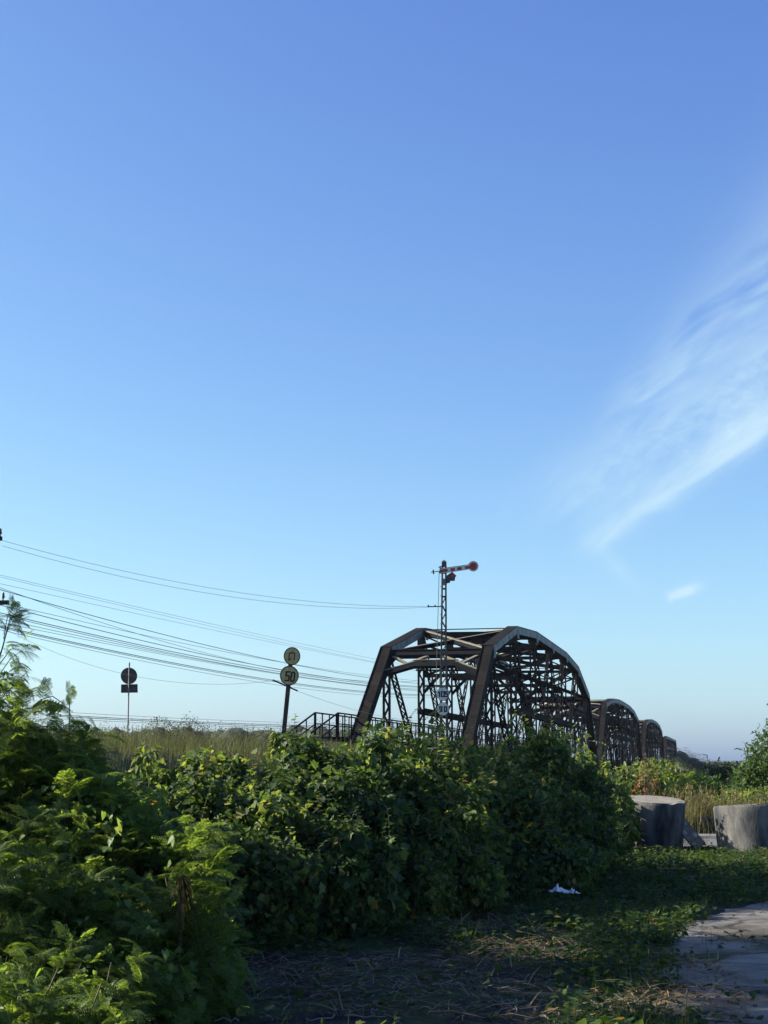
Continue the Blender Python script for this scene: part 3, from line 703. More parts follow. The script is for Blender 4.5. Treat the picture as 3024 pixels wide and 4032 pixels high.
# ---------------------------------------------------------------- leaning speed post
def speed_post():
    Y = 38.0
    q5 = lambda x, y, dy=0: PF(1080+x*.09944, 2520+y*.09944, Y+dy)
    q4 = lambda x, y, dy=0: PF(1000+x*.24111, 2500+y*.24111, Y+dy)
    a = q5(690, 400); b = q4(465, 1800); t = norm(b-a); zg = float(ground_z(b[0], Y)); e = b+t*((b[2]-zg+.2)/max(.2, -t[2]))
    root = empty('speed_post', e, 'leaning rusty rail post with a round Thai letter plate over a round 50 plate', 'railway sign')
    mb = MB(e); x = np.array([1., 0, 0])
    mb.beam(a, e, .028, .10, (0, 1, 0)); mb.beam(a+np.array([0, -.05, 0]), e+np.array([0, -.05, 0]), .085, .02, (0, 1, 0)); mb.beam(a+np.array([0, .055, 0]), e+np.array([0, .055, 0]), .11, .014, (0, 1, 0))
    mb.build('rail_post', M_RAIL, root)
    for (cx, cy, rx, ry, w, txt, lab) in ((703, 640, 330, 358, .026, [[(650, 745), (592, 795), (578, 800), (590, 560), (605, 512), (650, 502), (692, 530), (735, 500), (792, 510), (812, 545), (786, 800)]], 'upper round plate with a black Thai letter'),
                                          (597, 1410, 374, 392, .037, [[(628, 1262), (480, 1262), (462, 1415), (560, 1415), (592, 1450), (572, 1590), (545, 1612), (430, 1600)],
                                                                      [(690, 1310), (730, 1275), (790, 1290), (812, 1330), (780, 1600), (740, 1640), (670, 1625), (652, 1580), (690, 1310)]], 'lower round plate reading 50')):
        c = [(cx+rx*math.cos(q), cy+ry*math.sin(q)) for q in np.linspace(0, 2*math.pi, 41)[:-1]]
        mb = MB(e); mb.plate([q5(x_, y_, -.075) for x_, y_ in c], .014, FWD); o = mb.build('round_plate', M_BLACK, root); o['label'] = lab
        mb = MB(e); mb.plate([q5(cx+(x_-cx)*.89, cy+(y_-cy)*.89, -.0895) for x_, y_ in c], .004, FWD); mb.build('plate_face', M_CREAM, o)
        mb = MB(e); strokes(mb, txt, w, lambda x_, y_: q5(x_, y_, -.0935), FWD); mb.build('lettering', M_BLACK, o)
    mb = MB(e); mb.tube([q4(305, 735, .09), q4(715, 915, .09)], .019, 8); mb.build('cross_bar', M_STEEL, root)
speed_post()
def back_sign():
    Y = 44.0
    q = lambda x, y, dy=0: PF(400+x*.24111, 2550+y*.24111, Y+dy)
    t = q(454, 240); b = q(424, 1480); d = norm(b-t); zg = float(ground_z(b[0], Y)); e = b+d*(max(.1, b[2]-zg+.3))
    root = empty('round_backed_sign', e, 'bare back of a round disc over a small rectangular plate on a thin grey post', 'railway sign')
    mb = MB(e); mb.tube([t, b, e], .022, 8); mb.build('post', M_POLE, root)
    mb = MB(e); mb.plate([q(448+135*math.cos(a), 462+136*math.sin(a), .03) for a in np.linspace(0, 2*math.pi, 41)[:-1]], .012, FWD); mb.build('disc', M_BACK, root)
    mb = MB(e); c = [(320, 602), (588, 597), (590, 734), (318, 738)]; mb.plate([q(x, y, .035) for x, y in c], .012, FWD); o = mb.build('plate', M_BACK, root)
    mb = MB(e)
    for i in range(4):
        u = np.array(c[i], float); v = np.array(c[(i+1) % 4], float); m = np.array([454, 667.]); u = u+(m-u)*np.array([.05, .09]); v = v+(m-v)*np.array([.05, .09])
        mb.beam(q(u[0], u[1], .012), q(v[0], v[1], .012), .024, .024)
    mb.build('plate_rim', M_BLACK, o)
    mb = MB(e)
    for y in (430, 560, 690): mb.beam(q(425, y, .01), q(470, y, .01), .03, .03)
    mb.build('clamp', M_POLE, root)
back_sign()

# ---------------------------------------------------------------- poles and wires
def utility_pole(name, x, y, ztop, arms, label, cat='utility pole', r=.11):
    z0 = float(ground_z(x, y)); root = empty(name, (x, y, z0), label, cat)
    mb = MB((x, y, z0)); mb.tube([(x, y, z0-.3), (x, y, ztop)], r, 10, r1=r*.75); mb.build('pole', M_CONC, root)
    for z, half, dirx, pins in arms:
        mb = MB((x, y, z0)); d = np.array([dirx[0], dirx[1], 0.]); d /= np.linalg.norm(d); p = np.array([x, y, z])
        mb.beam(p-d*half, p+d*half, .10, .11); ao = mb.build('crossarm', M_STEEL, root)
        mb = MB((x, y, z0))
        for q in pins:
            b = p+d*half*q; mb.tube([b+np.array([0, 0, .05]), b+np.array([0, 0, .13])], .018, 6); mb.tube([b+np.array([0, 0, .12]), b+np.array([0, 0, .17]), b+np.array([0, 0, .24]), b+np.array([0, 0, .27])], .05, 8, r1=.022)
        mb.build('insulator', M_BLACK, root if False else ao)
    return root
armd = np.array([math.cos(TH), -math.sin(TH)])
pA = PD(-48, 1300, 40.0); tipA = PD(22, 1303, 40.0); tipB = PD(6, 1163, 40.0)
utility_pole('utility_pole', pA[0], pA[1], tipB[2]+.35, [(tipB[2]-.02, float(abs(tipB[0]-pA[0])/armd[0]), armd, (-.9, .93)), (tipA[2], float(abs(tipA[0]-pA[0])/armd[0]), armd, (-.85, -.4, .82))], 'utility pole at the left edge, only its crossarm tips reaching into view')
pB = PD(952, 1440, 92.0)
utility_pole('utility_pole', pB[0], pB[1], PD(952, 1440, 92)[2]+.5, [(PD(952, 1448, 92)[2], 1.5, (1, .1), (-.9, -.4, .4, .9)), (PD(952, 1482, 92)[2], 1.1, (1, .1), (-.9, .9))], 'utility pole seen through the lattice of the nearest truss span')
def wire(name, a, Ya, m, b, Yb, r, mt, label, group, dx=0):
    """sagging line from pixel a to pixel b that passes through pixel m"""
    A = PD(*a, Ya); B = PD(*b, Yb)
    def at(t, sag): p = A+(B-A)*t; p[2] -= 4*sag*t*(1-t); return p
    lo, hi = -3.0, 8.0
    for _ in range(40):
        sg = (lo+hi)/2
        tl, th = 0., 1.
        for _ in range(40):
            t = (tl+th)/2
            if project(at(t, sg))[0] < m[0]: tl = t
            else: th = t
        if project(at(t, sg))[1] < m[1]: lo = sg
        else: hi = sg
    mb = MB(A); r *= .8; mb.tube([at(t, sg) for t in np.linspace(0, 1, 36)], r, 5)
    o = mb.build(name, mt); o.location = tuple(A)
    return tag(o, label, 'cable', group)
g1 = 'two thin wires to the signal mast'; l1 = 'thin pale wire from the left crossarm to the bracket on the signal mast'
wire('thin_wire', (3, 1167), 40, (274, 1235), (927, 1310), 55, .0065, M_CABLE_F, l1, g1)
wire('thin_wire', (5, 1179), 40, (274, 1248), (938, 1311), 55, .0065, M_CABLE_F, l1, g1)
g2 = 'three faint upper wires'; l2 = 'faint thin wire of the close trio above the dark cables'
for a, m, b in (((-30, 1235), (274, 1306), (955, 1452)), ((-30, 1239), (274, 1311), (940, 1456)), ((-30, 1254), (274, 1321), (965, 1460))):
    wire('thin_wire', a, 40, m, b, 92, .006, M_CABLE_F, l2, g2)
g3 = 'dark cables sagging to the bridge'; l3 = 'dark cable of the sagging bundle running from the left edge to the bridge'
for a, m, b, r in (((-40, 1262), (274, 1350), (952, 1480), .013), ((-40, 1255), (274, 1362), (935, 1468), .008), ((-20, 1297), (274, 1364), (950, 1474), .008), ((-40, 1296), (274, 1376), (952, 1484), .013),
                  ((-40, 1314), (274, 1387), (957, 1486), .014), ((-40, 1318), (274, 1391), (952, 1490), .011), ((-40, 1328), (274, 1395), (960, 1494), .009), ((-40, 1336), (274, 1399), (952, 1496), .008),
                  ((-40, 1343), (274, 1412), (950, 1501), .015), ((-40, 1346), (274, 1415), (955, 1503), .012), ((-40, 1351), (274, 1421), (958, 1507), .008)):
    wire('power_cable', a, 40, m, b, 92, r, M_CABLE, l3, g3)
wire('stay_wire', (-40, 1330), 40, (298, 1462), (592, 1470), 38.3, .005, M_CABLE_F, 'lone thin wire drooping from the left pole to the bar of the 50 post', None)
wire('stay_wire', (643, 1493), 38.2, (768, 1534), (900, 1556), 66, .005, M_CABLE_F, 'lone thin wire from the bar of the 50 post down to the bridge', None)
pC = PD(120, 1530, 62.0); pD = PD(1040, 1540, 128.0)
g4 = 'low cables across the grass bank'; l4 = 'low level cable crossing just above the grassy bank, left of the bridge'
for a, m, b, r in (((100, 1536), (439, 1554), (1040, 1561), .009), ((100, 1543), (439, 1560), (1040, 1566), .018), ((100, 1546), (439, 1563), (1040, 1569), .018), ((100, 1551), (439, 1567), (1040, 1578), .010)):
    wire('power_cable', a, 62, m, b, 128, r, M_CABLE, l4, g4)
# small lamp post far right
def lamp_post():
    p = PF(2784, 2972, 250.); z0 = float(ground_z(p[0], 250.)); root = empty('lamp_post', (p[0], 250., z0), 'small far lamp post with a short arm above the hazy scrub right of the bridge', 'lamp post')
    mb = MB((p[0], 250, z0)); mb.tube([(p[0], 250, z0), (p[0], 250, p[2])], .11, 8, r1=.08); mb.build('pole', M_POLE, root)
    mb = MB((p[0], 250, z0)); mb.beam((p[0], 250, p[2]-.05), (p[0]-.5, 250, p[2]+.0), .07, .07); mb.beam((p[0]-.35, 250, p[2]), (p[0]-.72, 250, p[2]+.03), .2, .13); mb.build('lamp_head', M_POLE, root)
lamp_post()
wire('thin_wire', (1527, 1647), 250, (1560, 1650), (1640, 1652), 250, .02, M_CABLE_F, 'faint far wire running right from the small lamp post', None)

# ---------------------------------------------------------------- concrete blocks, barrier, guard rail, litter
def block(cxd, Y, rad, h, tx, ty, label, seed, taper=.96):
    x = (cxd*DISP-1512)/FPX*Y/ (cp+.17*sp_) ; x = PD(cxd, 1780, Y)[0]; z0 = float(ground_z(x, Y))
    n = 72; rr = np.random.default_rng(seed); rows = [0, .15, .4, .65, .85, .96, 1.0]; v = []; f = []; mi = []
    for i, t in enumerate(rows):
        for j in range(n):
            a = 2*math.pi*j/n; r = rad*(taper+(1-taper)*t)*(1+.010*(vn2(a*6+seed, t*5)-.5))-(.02 if t == 1 else 0)
            z = -.15+(h+.15)*t - (.03*max(0, vn2(a*4+seed, 2.)-.68)*4+.012*max(0, vn2(a*17+seed, 4.)-.5) if t > .95 else 0)
            v.append((r*math.cos(a), r*math.sin(a), float(z)))
    for i in range(len(rows)-1):
        for j in range(n): f.append((i*n+j, i*n+(j+1) % n, (i+1)*n+(j+1) % n, (i+1)*n+j)); mi.append(0)
    # top: rings dipping slightly
    b = len(v)
    for k, q in enumerate((.8, .5, .2)):
        for j in range(n): a = 2*math.pi*j/n; v.append((rad*q*math.cos(a), rad*q*math.sin(a), h+.012*float(vn2(q*9+math.cos(a)*3, math.sin(a)*3)-.5)))
    prev = (len(rows)-1)*n
    for k in range(3):
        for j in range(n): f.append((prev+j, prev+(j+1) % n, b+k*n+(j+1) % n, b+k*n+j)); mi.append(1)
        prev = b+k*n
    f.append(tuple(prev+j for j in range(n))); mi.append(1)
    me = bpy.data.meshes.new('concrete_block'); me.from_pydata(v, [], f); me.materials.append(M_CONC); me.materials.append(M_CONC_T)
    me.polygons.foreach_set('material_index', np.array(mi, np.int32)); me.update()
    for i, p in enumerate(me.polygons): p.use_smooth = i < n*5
    o = link('concrete_block', me); o.location = (x, Y, z0); o.rotation_euler = (tx, ty, .4*seed)
    o.rotation_mode = 'XYZ'
    m = Matrix.Rotation(tx, 4, 'X') @ Matrix.Rotation(ty, 4, 'Y') @ Matrix.Rotation(.4*seed, 4, 'Z'); o.rotation_euler = m.to_euler()
    return tag(o, label, 'concrete block', 'round concrete blocks closing the road')
block(1407, 32.4, .655, 1.06, R(6), R(2.5), 'stained round concrete block with its tilted top showing, left of the gap', 1)
block(1630, 30.6, .745, 1.00, R(-3), R(-2.2), 'round concrete block cut by the right edge of the photo', 2)
def barrier():
    a = PF(2680, 3243, 32.2); b = PF(2757, 3334, 31.9); base = b.copy(); t = norm(b-a)
    mb = MB(base); mb.beam(a-t*.35, b, .27, .06, (0, -1, .45)); o = mb.build('striped_barrier', [M_STEEL_L])
    o.data.materials[0] = rough_mat('weathered_barrier_board', [(.10, .085, .06), (.19, .16, .12), (.24, .21, .16)], 8, .8)
    o.location = tuple(base); tag(o, 'weathered board with white blocks leaning at the side of the left concrete block', 'barrier board')
    u = norm(np.array([0, -1, .45])-t*np.dot(t, np.array([0, -1, .45]))); x = np.cross(t, u); mb = MB(base); L = np.linalg.norm(b-a)+.35
    k = 0
    for i in range(6):
        c = a-t*.35+t*(L*(i+.5)/6)+x*(.07 if i % 2 else -.07)+u*.032
        mb.beam(c-t*.05, c+t*.045, .07, .006, u)
        c2 = c-2*x*(.065 if i % 2 else -.065)*.55+t*.05
    mb.build('white_marking', plain('worn_white_block', (.34, .33, .31), .7), o)
barrier()
def guard_rail():
    Y = 40.5; p = PF(2752, 3245, Y); q = PF(3230, 3262, Y); root = empty('guard_rail', (p[0], Y, 0), 'low pale guard rail crossing behind the gap between the concrete blocks', 'guard rail')
    z = .30; mb = MB((p[0], Y, 0)); n = 5
    prof = [(-.0, .15), (-.05, .11), (-.05, .06), (0, .02), (0, -.02), (-.05, -.06), (-.05, -.11), (0, -.15)]
    for i in range(len(prof)-1):
        y0, h0 = prof[i]; y1, h1 = prof[i+1]
        mb.add([(p[0], Y+y0, z+h0), (q[0], Y+y0, z+h0), (q[0], Y+y1, z+h1), (p[0], Y+y1, z+h1), (p[0], Y+y0+.006, z+h0), (q[0], Y+y0+.006, z+h0), (q[0], Y+y1+.006, z+h1), (p[0], Y+y1+.006, z+h1)], [(0, 1, 2, 3), (7, 6, 5, 4)])
    mb.build('rail_beam', M_MAST, root)
    for x in np.arange(p[0]+.2, q[0], 1.9):
        mb = MB((p[0], Y, 0)); mb.beam((x, Y+.09, -.2), (x, Y+.09, z+.17), .09, .12, (0, 1, 0)); mb.build('post', M_POLE, root)
guard_rail()
def litter(x, y, w, d, seed, label):
    n = 9; rr = np.random.default_rng(seed); v = []; f = []
    z0 = float(ground_z(x, y))
    for j in range(n):
        for i in range(n):
            a, b = i/(n-1)-.5, j/(n-1)-.5; v.append((a*w+rr.normal()*.012, b*d+rr.normal()*.012, .05+abs(rr.normal())*.045*(1-abs(a)-abs(b)*.5)))
    for j in range(n-1):
        for i in range(n-1): f.append((j*n+i, j*n+i+1, (j+1)*n+i+1, (j+1)*n+i))
    me = bpy.data.meshes.new('plastic_litter'); me.from_pydata(v, [], f); me.materials.append(plain('white_plastic', (.72, .74, .78), .4, 0, .05)); me.update()
    o = link('plastic_litter', me); o.location = (x, y, z0+.09); md = o.modifiers.new('thick', 'SOLIDIFY'); md.thickness = .003
    tag(o, label, 'litter')
lp = PD(1203, 1938, 20.2); litter(lp[0], 20.2, .20, .22, 1, 'larger crumpled white plastic scrap in the weeds before the hedge')
lp = PD(1235, 1941, 20.0); litter(lp[0], 20.0, .17, .11, 2, 'smaller white scrap just right of the bigger plastic scrap')
#VEGETATION
# ---------------------------------------------------------------- vegetation
def lump(xd, Y, ytop, rx, ry=None, zlow=0.0, zc=None):
    """ellipsoid whose top is seen at pixel xd, ytop"""
    p = PD(xd, ytop, Y); g = float(ground_z(p[0], Y))+zlow; h = p[2]-g
    c = (p[0], Y, g+h*.46 if zc is None else zc)
    return (c[0], c[1], c[2], rx, rx if ry is None else ry, p[2]-c[2])
def lumpz(xd, Y, ytop, r, rz):
    p = PD(xd, ytop, Y); return (p[0], Y, p[2]-rz, r, r, rz)
def shell(lumps, n, depth=.38, inner=.60, hole=.0, seed=0, zmin=.02, rough=.24):
    """points near the surface of a union of lumps, with outward normals and a depth value (0 skin .. 1 inside)"""
    Lm = np.array(lumps, float); ar = (Lm[:, 3]*Lm[:, 5]+Lm[:, 3]*Lm[:, 4]); k = rng.choice(len(Lm), n, p=ar/ar.sum())
    d = rvec(n); dep = rng.random(n)**1.6*depth
    bump = 1+rough*(vn3(d*2.3+k[:, None]*7.3+seed)-.5)*2+.5*rough*(vn3(d*5.1+k[:, None]*3.1+seed)-.5)*2
    r = Lm[k, 3:6]; p = Lm[k, :3]+d*r*(bump*(1-dep))[:, None]
    nr = norm(d/r); keep = np.ones(n, bool)
    for j in range(len(Lm)):
        q = np.linalg.norm((p-Lm[j, :3])/Lm[j, 3:6], axis=1); keep &= (q > inner) | (k == j)
    g = ground_z(p[:, 0], p[:, 1]); keep &= p[:, 2] > g+zmin
    if hole > 0: keep &= vn3(p*2.6+seed*3.3) > hole
    return p[keep], nr[keep], dep[keep]
UP = np.array([0, 0, 1.0])
def leaf_frames(nr, droop=.8, up=.55, jit=.55):
    n = len(nr); nm = norm(nr*.65+UP*up+rvec(n)*jit); tip = norm(-UP*droop+nr*.6+rvec(n)*.8); return basis(tip, nm)
def stems_into(mb, lumps, n, r=.012):
    Lm = np.array(lumps)
    for _ in range(n):
        l = Lm[rng.integers(len(Lm))]; b = np.array([l[0]+rng.normal()*l[3]*.35, l[1]+rng.normal()*l[4]*.35, 0]); b[2] = float(ground_z(b[0], b[1]))-.05
        d = rvec(1)[0]; d[2] = abs(d[2])*.8+.35; e = l[:3]+d*l[3:6]*.92; m = (b+e)/2+rng.normal(size=3)*.12*l[3]
        mb.tube([b, (b+m)/2+rng.normal(size=3)*.03, m, (m+e)/2, e], r, 5, r1=r*.35)
def shoots(lv, mb, lumps, n, tmpl, ln, size, gap, spread=.5, up=.6, r=.004, front=None):
    """single runners standing out of the skin, leafy along their length"""
    p, nr, _ = shell(lumps, n*3, .05, .95); idx = rng.permutation(len(p))[:n]
    for i in idx:
        L = ln*(.5+rng.random()); d = norm(nr[i]*spread+UP*up+rng.normal(size=3)*.35); b = p[i]-nr[i]*.08; k = max(4, int(L/gap)); pts = []
        side = rng.normal(size=3)*.25
        for j in range(k+1):
            t = j/k; pts.append(b+d*L*t+side*L*t*t*.5-UP*L*.28*t*t)
        mb.tube(pts, r, 4, r1=r*.4)
        P = np.array(pts[1:]); m = len(P); tg = norm(np.gradient(np.array(pts), axis=0)[1:]); sd = norm(np.cross(tg, UP)+1e-6)*np.where(np.arange(m) % 2, 1, -1)[:, None]
        tip = norm(sd+tg*.5+rvec(m)*.3-UP*.15); lv.add(tmpl, P, basis(tip, norm(UP+rvec(m)*.5)), size*(1.0-.5*np.arange(m)/m)*(.8+.4*rng.random(m)))
def knobs(lumps, m, r0, r1):
    out = list(lumps)
    for l in lumps:
        for _ in range(m):
            d = rvec(1)[0]; d[1] = -abs(d[1])*.8; d[2] = d[2]*.6+.45; d = norm(d); r = rng.uniform(r0, r1)*l[3]
            out.append((l[0]+d[0]*l[3]*.9, l[1]+d[1]*l[4]*.9, l[2]+d[2]*l[5]*.92, r, r, r*rng.uniform(.8, 1.5)))
    return out
def bush(name, lumps, n, sizes, tmpls, mats, label, cat, group=None, stem=14, shoot=20, sh=(.35, .07, .05), depth=.38, inner=.6, hole=.0, seed=0, droop=.8, up=.55, fill=.35, sup=.6, sr=.012, shoot_t=None, rough=.32):
    Lm = np.array(lumps); c = Lm[:, :3].mean(0); o = np.array([c[0], c[1], float(ground_z(c[0], c[1]))])
    root = empty(name, o, label, cat, group); lv = Leaves(); base = lumps
    if name == 'vine_bush': lumps = knobs(lumps, 3, .25, .5)
    p, nr, dep = shell(lumps, n, depth, inner, hole, seed, rough=rough)
    kk = rng.integers(len(tmpls), size=len(p))
    for i, t in enumerate(tmpls):
        s = kk == i
        if s.sum(): lv.add(t, p[s], leaf_frames(nr[s], droop, up), rng.uniform(*sizes, s.sum())*np.where(rng.random(s.sum()) < .3, .6, 1))
    if fill > 0:   # sparse larger leaves deep inside
        p, nr, _ = shell(lumps, int(n*fill), .75, .0, 0, seed); lv.add(tmpls[0], p, leaf_frames(nr, droop, up, 1.0), rng.uniform(sizes[1]*.9, sizes[1]*1.5, len(p)))
    mb = MB(o); stems_into(mb, base, stem, sr)
    if shoot: shoots(lv, mb, lumps, shoot, shoot_t or tmpls[0], sh[0], sh[1], sh[2], up=sup)
    if mb.v: lv.add_mesh(mb, 1)
    lv.build('foliage', [mats, M_STEM], root, o)
    return root

# vine-smothered hedge, one bush after another
hg = 'vine covered bushes of the hedge'
bush('vine_bush', [lump(270, 17.2, 1692, .55), lump(350, 17.4, 1648, .6), lump(450, 17.4, 1652, .65), lump(540, 17.3, 1650, .6), lump(600, 17, 1668, .5),
                   lump(300, 16.5, 1725, .55), lump(390, 16.5, 1695, .58), lump(480, 16.5, 1690, .6), lump(560, 16.4, 1695, .52),
                   lump(350, 15.8, 1800, .46), lump(450, 15.8, 1765, .5), lump(540, 15.7, 1775, .5), lump(600, 15.6, 1815, .42)],
     29000, (.032, .085), [T_LOBED, T_LOBED, T_HEART], G_VINE, 'vine covered bush behind the feathery shrubs, just left of the leaning 50 post', 'bush', hg, 16, 120, (.34, .075, .05), hole=.27, seed=1)
bush('vine_bush', [lump(650, 18.2, 1622, .55), lump(720, 18.4, 1599, .62), lump(785, 18.6, 1590, .52), lump(640, 17.4, 1685, .52), lump(720, 17.5, 1662, .58), lump(790, 17.5, 1655, .45),
                   lump(620, 16.4, 1795, .46), lump(700, 16.3, 1770, .55), lump(770, 16.4, 1800, .5)],
     27000, (.032, .088), [T_LOBED, T_LOBED, T_HEART], G_VINE_D, 'dark vine covered bush directly under the leaning 50 post', 'bush', hg, 16, 120, (.40, .075, .05), hole=.29, seed=2)
bush('vine_bush', [lump(850, 19.6, 1572, .58), lump(930, 20, 1588, .62), lump(990, 20.2, 1615, .5), lump(840, 18.8, 1640, .52), lump(920, 19, 1652, .58), lump(990, 19.3, 1668, .52),
                   lump(870, 17.9, 1740, .56), lump(950, 18.2, 1762, .55), lump(890, 17.5, 1860, .45), lump(1000, 18.6, 1835, .5)],
     32000, (.03, .075), [T_HEART, T_LOBED, T_SIMPLE], G_VINE, 'bright leafy vine bush below the semaphore mast and the portal', 'bush', hg, 16, 170, (.45, .07, .045), hole=.26, seed=3)
bush('vine_bush', [lump(1070, 22.6, 1615, .7), lump(1140, 23, 1597, .75), lump(1200, 23.8, 1610, .7), lump(1236, 24.6, 1640, .5), lump(1080, 21.6, 1690, .68), lump(1160, 22, 1682, .74), lump(1218, 23.2, 1705, .6),
                   lump(1070, 20.7, 1790, .6), lump(1150, 21.0, 1790, .66), lump(1208, 22.2, 1808, .58), lump(1110, 20.5, 1885, .45), lump(1200, 21.7, 1890, .45)],
     42000, (.03, .075), [T_LOBED, T_SIMPLE, T_HEART], G_VINE_D, 'largest dark bush of the hedge in front of the nearest bridge span', 'bush', hg, 18, 180, (.42, .065, .045), hole=.27, seed=4)
bush('vine_bush', [lump(1264, 25.5, 1603, .22), lump(1258, 25.8, 1650, .4), lump(1280, 26.5, 1705, .32), lump(1294, 27.5, 1752, .28), lump(1270, 26.0, 1800, .42)],
     8500, (.055, .085), [T_HEART, T_SIMPLE], G_SHRUB, 'sunlit end bush of the hedge, beside the left concrete block', 'bush', hg, 12, 50, (.45, .06, .045), hole=.2, seed=5)
bush('vine_bush', [lump(-40, 14.8, 1640, .9), lump(90, 15.2, 1630, .8), lump(-230, 14.6, 1590, 1.0), lump(170, 15.4, 1650, .7), lump(-420, 14.5, 1570, 1.1)],
     9000, (.08, .13), [T_LOBED, T_HEART], G_VINE_D, 'vine covered bush mostly hidden behind the feathery shrubs at the left edge', 'bush', hg, 14, 20, (.3, .075, .05), hole=.2, seed=6)

bush('low_bush', [lump(1298, 26.3, 1802, .32), lump(1322, 27.4, 1828, .26), lump(1296, 25.2, 1845, .34), lump(1270, 24.2, 1868, .34), lump(1320, 29.0, 1778, .26), lump(1338, 30.2, 1808, .2)], 7000, (.03, .07), [T_SIMPLE, T_QUAD, T_HEART], G_WEED, 'low weedy growth where the hedge dies away before the left concrete block', 'bush', None, 10, 70, (.35, .05, .04), hole=.25, seed=61)
# feathery shrubs
def feathery(name, lumps, nsh, label, seed=0, fr=(.20, .32), per=9, tall=.0, front=.0):
    Lm = np.array(lumps); c = Lm[:, :3].mean(0); o = np.array([c[0], c[1], float(ground_z(c[0], c[1]))])
    root = empty(name, o, label, 'shrub', 'feathery leaved shrubs on the left'); lv = Leaves(); mb = MB(o)
    p, nr, _ = shell(lumps, nsh*6, .45, .72, .22, seed); p, nr = p[:nsh], nr[:nsh]
    for i in range(len(p)):
        d = norm(nr[i]*.7+UP*.55+rng.normal(size=3)*.25); L = .35+.35*rng.random(); b = p[i]-d*L*.75
        pts = [b+d*L*t-UP*.10*L*t*t for t in np.linspace(0, 1, 6)]; mb.tube(pts, .005, 4, r1=.002)
        m = per; t = .15+.85*np.arange(m)/(m-1); P = b+d*L*t[:, None]-UP*(.10*L*t*t)[:, None]
        ang = np.arange(m)*2.4+rng.random()*6; e1 = norm(np.cross(d, np.array([.3, .5, .8]))); e2 = np.cross(d, e1)
        tip = norm(e1*np.cos(ang)[:, None]+e2*np.sin(ang)[:, None]+d*.45+UP*.12+rng.normal(size=(m, 3))*.15)
        Rm = basis(tip, norm(UP+nr[i]*.3+rvec(m)*.25)); sz = rng.uniform(*fr, m)*(1.05-.45*t)
        w = rng.integers(3, size=m)
        for q in range(3):
            s = w == q; lv.add(FRONDS[q], P[s], Rm[s], sz[s])
    q, nq, _ = shell(lumps, nsh*10, .8, .0, 0, seed); q = q-nq*.12; lv.add(T_QUAD, q, leaf_frames(nq, .6, .5, 1.0), rng.uniform(.03, .06, len(q)))
    q, nq, _ = shell(lumps, len(lumps)*260, .22, .8, .3, seed+9, rough=.3); lv.add(T_HEART, q, leaf_frames(nq, .7, .6, .6), rng.uniform(.025, .075, len(q)))
    stems_into(mb, lumps, 14, .014)
    lv.add_mesh(mb, 1); lv.build('foliage', [G_FEATHER, M_STEM], root, o); return root
feathery('feathery_shrub', [lump(-10, 12.4, 1450, .42), lump(-70, 12.4, 1425, .55), lump(25, 12.2, 1510, .36), lump(75, 12.2, 1552, .36), lump(135, 12.3, 1566, .32), lump(185, 12.4, 1588, .30), lump(30, 11.9, 1650, .5), lump(130, 11.8, 1660, .44), lump(205, 12.0, 1660, .32), lump(-90, 12.0, 1560, .6)],
         480, 'tall feathery leaved shrub at the left edge, its top against the sky', 1, (.22, .36))
feathery('feathery_shrub', [lump(250, 12.3, 1630, .34), lump(290, 12.0, 1712, .40), lump(370, 11.8, 1770, .32), lump(240, 11.6, 1780, .46), lump(330, 11.5, 1830, .42), lump(420, 11.4, 1785, .28), lump(455, 11.2, 1850, .20), lump(430, 11.2, 1910, .28)],
         330, 'feathery shrub sloping down in front of the dark vine bush', 2, (.20, .34))
feathery('feathery_shrub', [lump(40, 10.8, 1830, .5), lump(-80, 10.8, 1770, .55), lump(150, 10.9, 1870, .46), lump(260, 10.8, 1950, .40), lump(60, 10.3, 2000, .5), lump(200, 10.3, 2050, .42), lump(330, 10.6, 2050, .32), lump(-40, 9.8, 2080, .55), lump(120, 9.7, 2150, .46)],
         420, 'low feathery shrub spreading over the bottom left corner', 3, (.18, .30))
def add_shade_trees():
    # unseen trees added outside the left edge to throw shade over the foreground
    for x, y, zc, sd in ((-7.0, 9.2, 5.9, 51), (-7.2, 11.4, 6.0, 52), (-7.0, 13.6, 6.0, 53), (-7.6, 15.8, 6.2, 54), (-8.2, 22.0, 6.6, 55), (-8.6, 24.8, 6.9, 56), (-5.3, 14.0, 3.2, 57)):
        ls = [(x, y, zc, 1.2, 1.3, .8), (x+.3, y-.5, zc+.2, .9, .9, .65), (x-.5, y+.6, zc-.1, .9, .9, .65)] if zc > 4 else [(x, y, zc, .95, .95, 1.0), (x-.4, y-.3, zc-.8, .9, .8, .9)]
        tree('added_shade_tree', ls, 6500, (.12, .2), G_TREE, 'unseen tall tree added outside the left edge to shade the foreground', 'unseen trees added on the left for shade', .12, sd, .36 if sd == 52 else .17, T_SIMPLE, 12, .25)
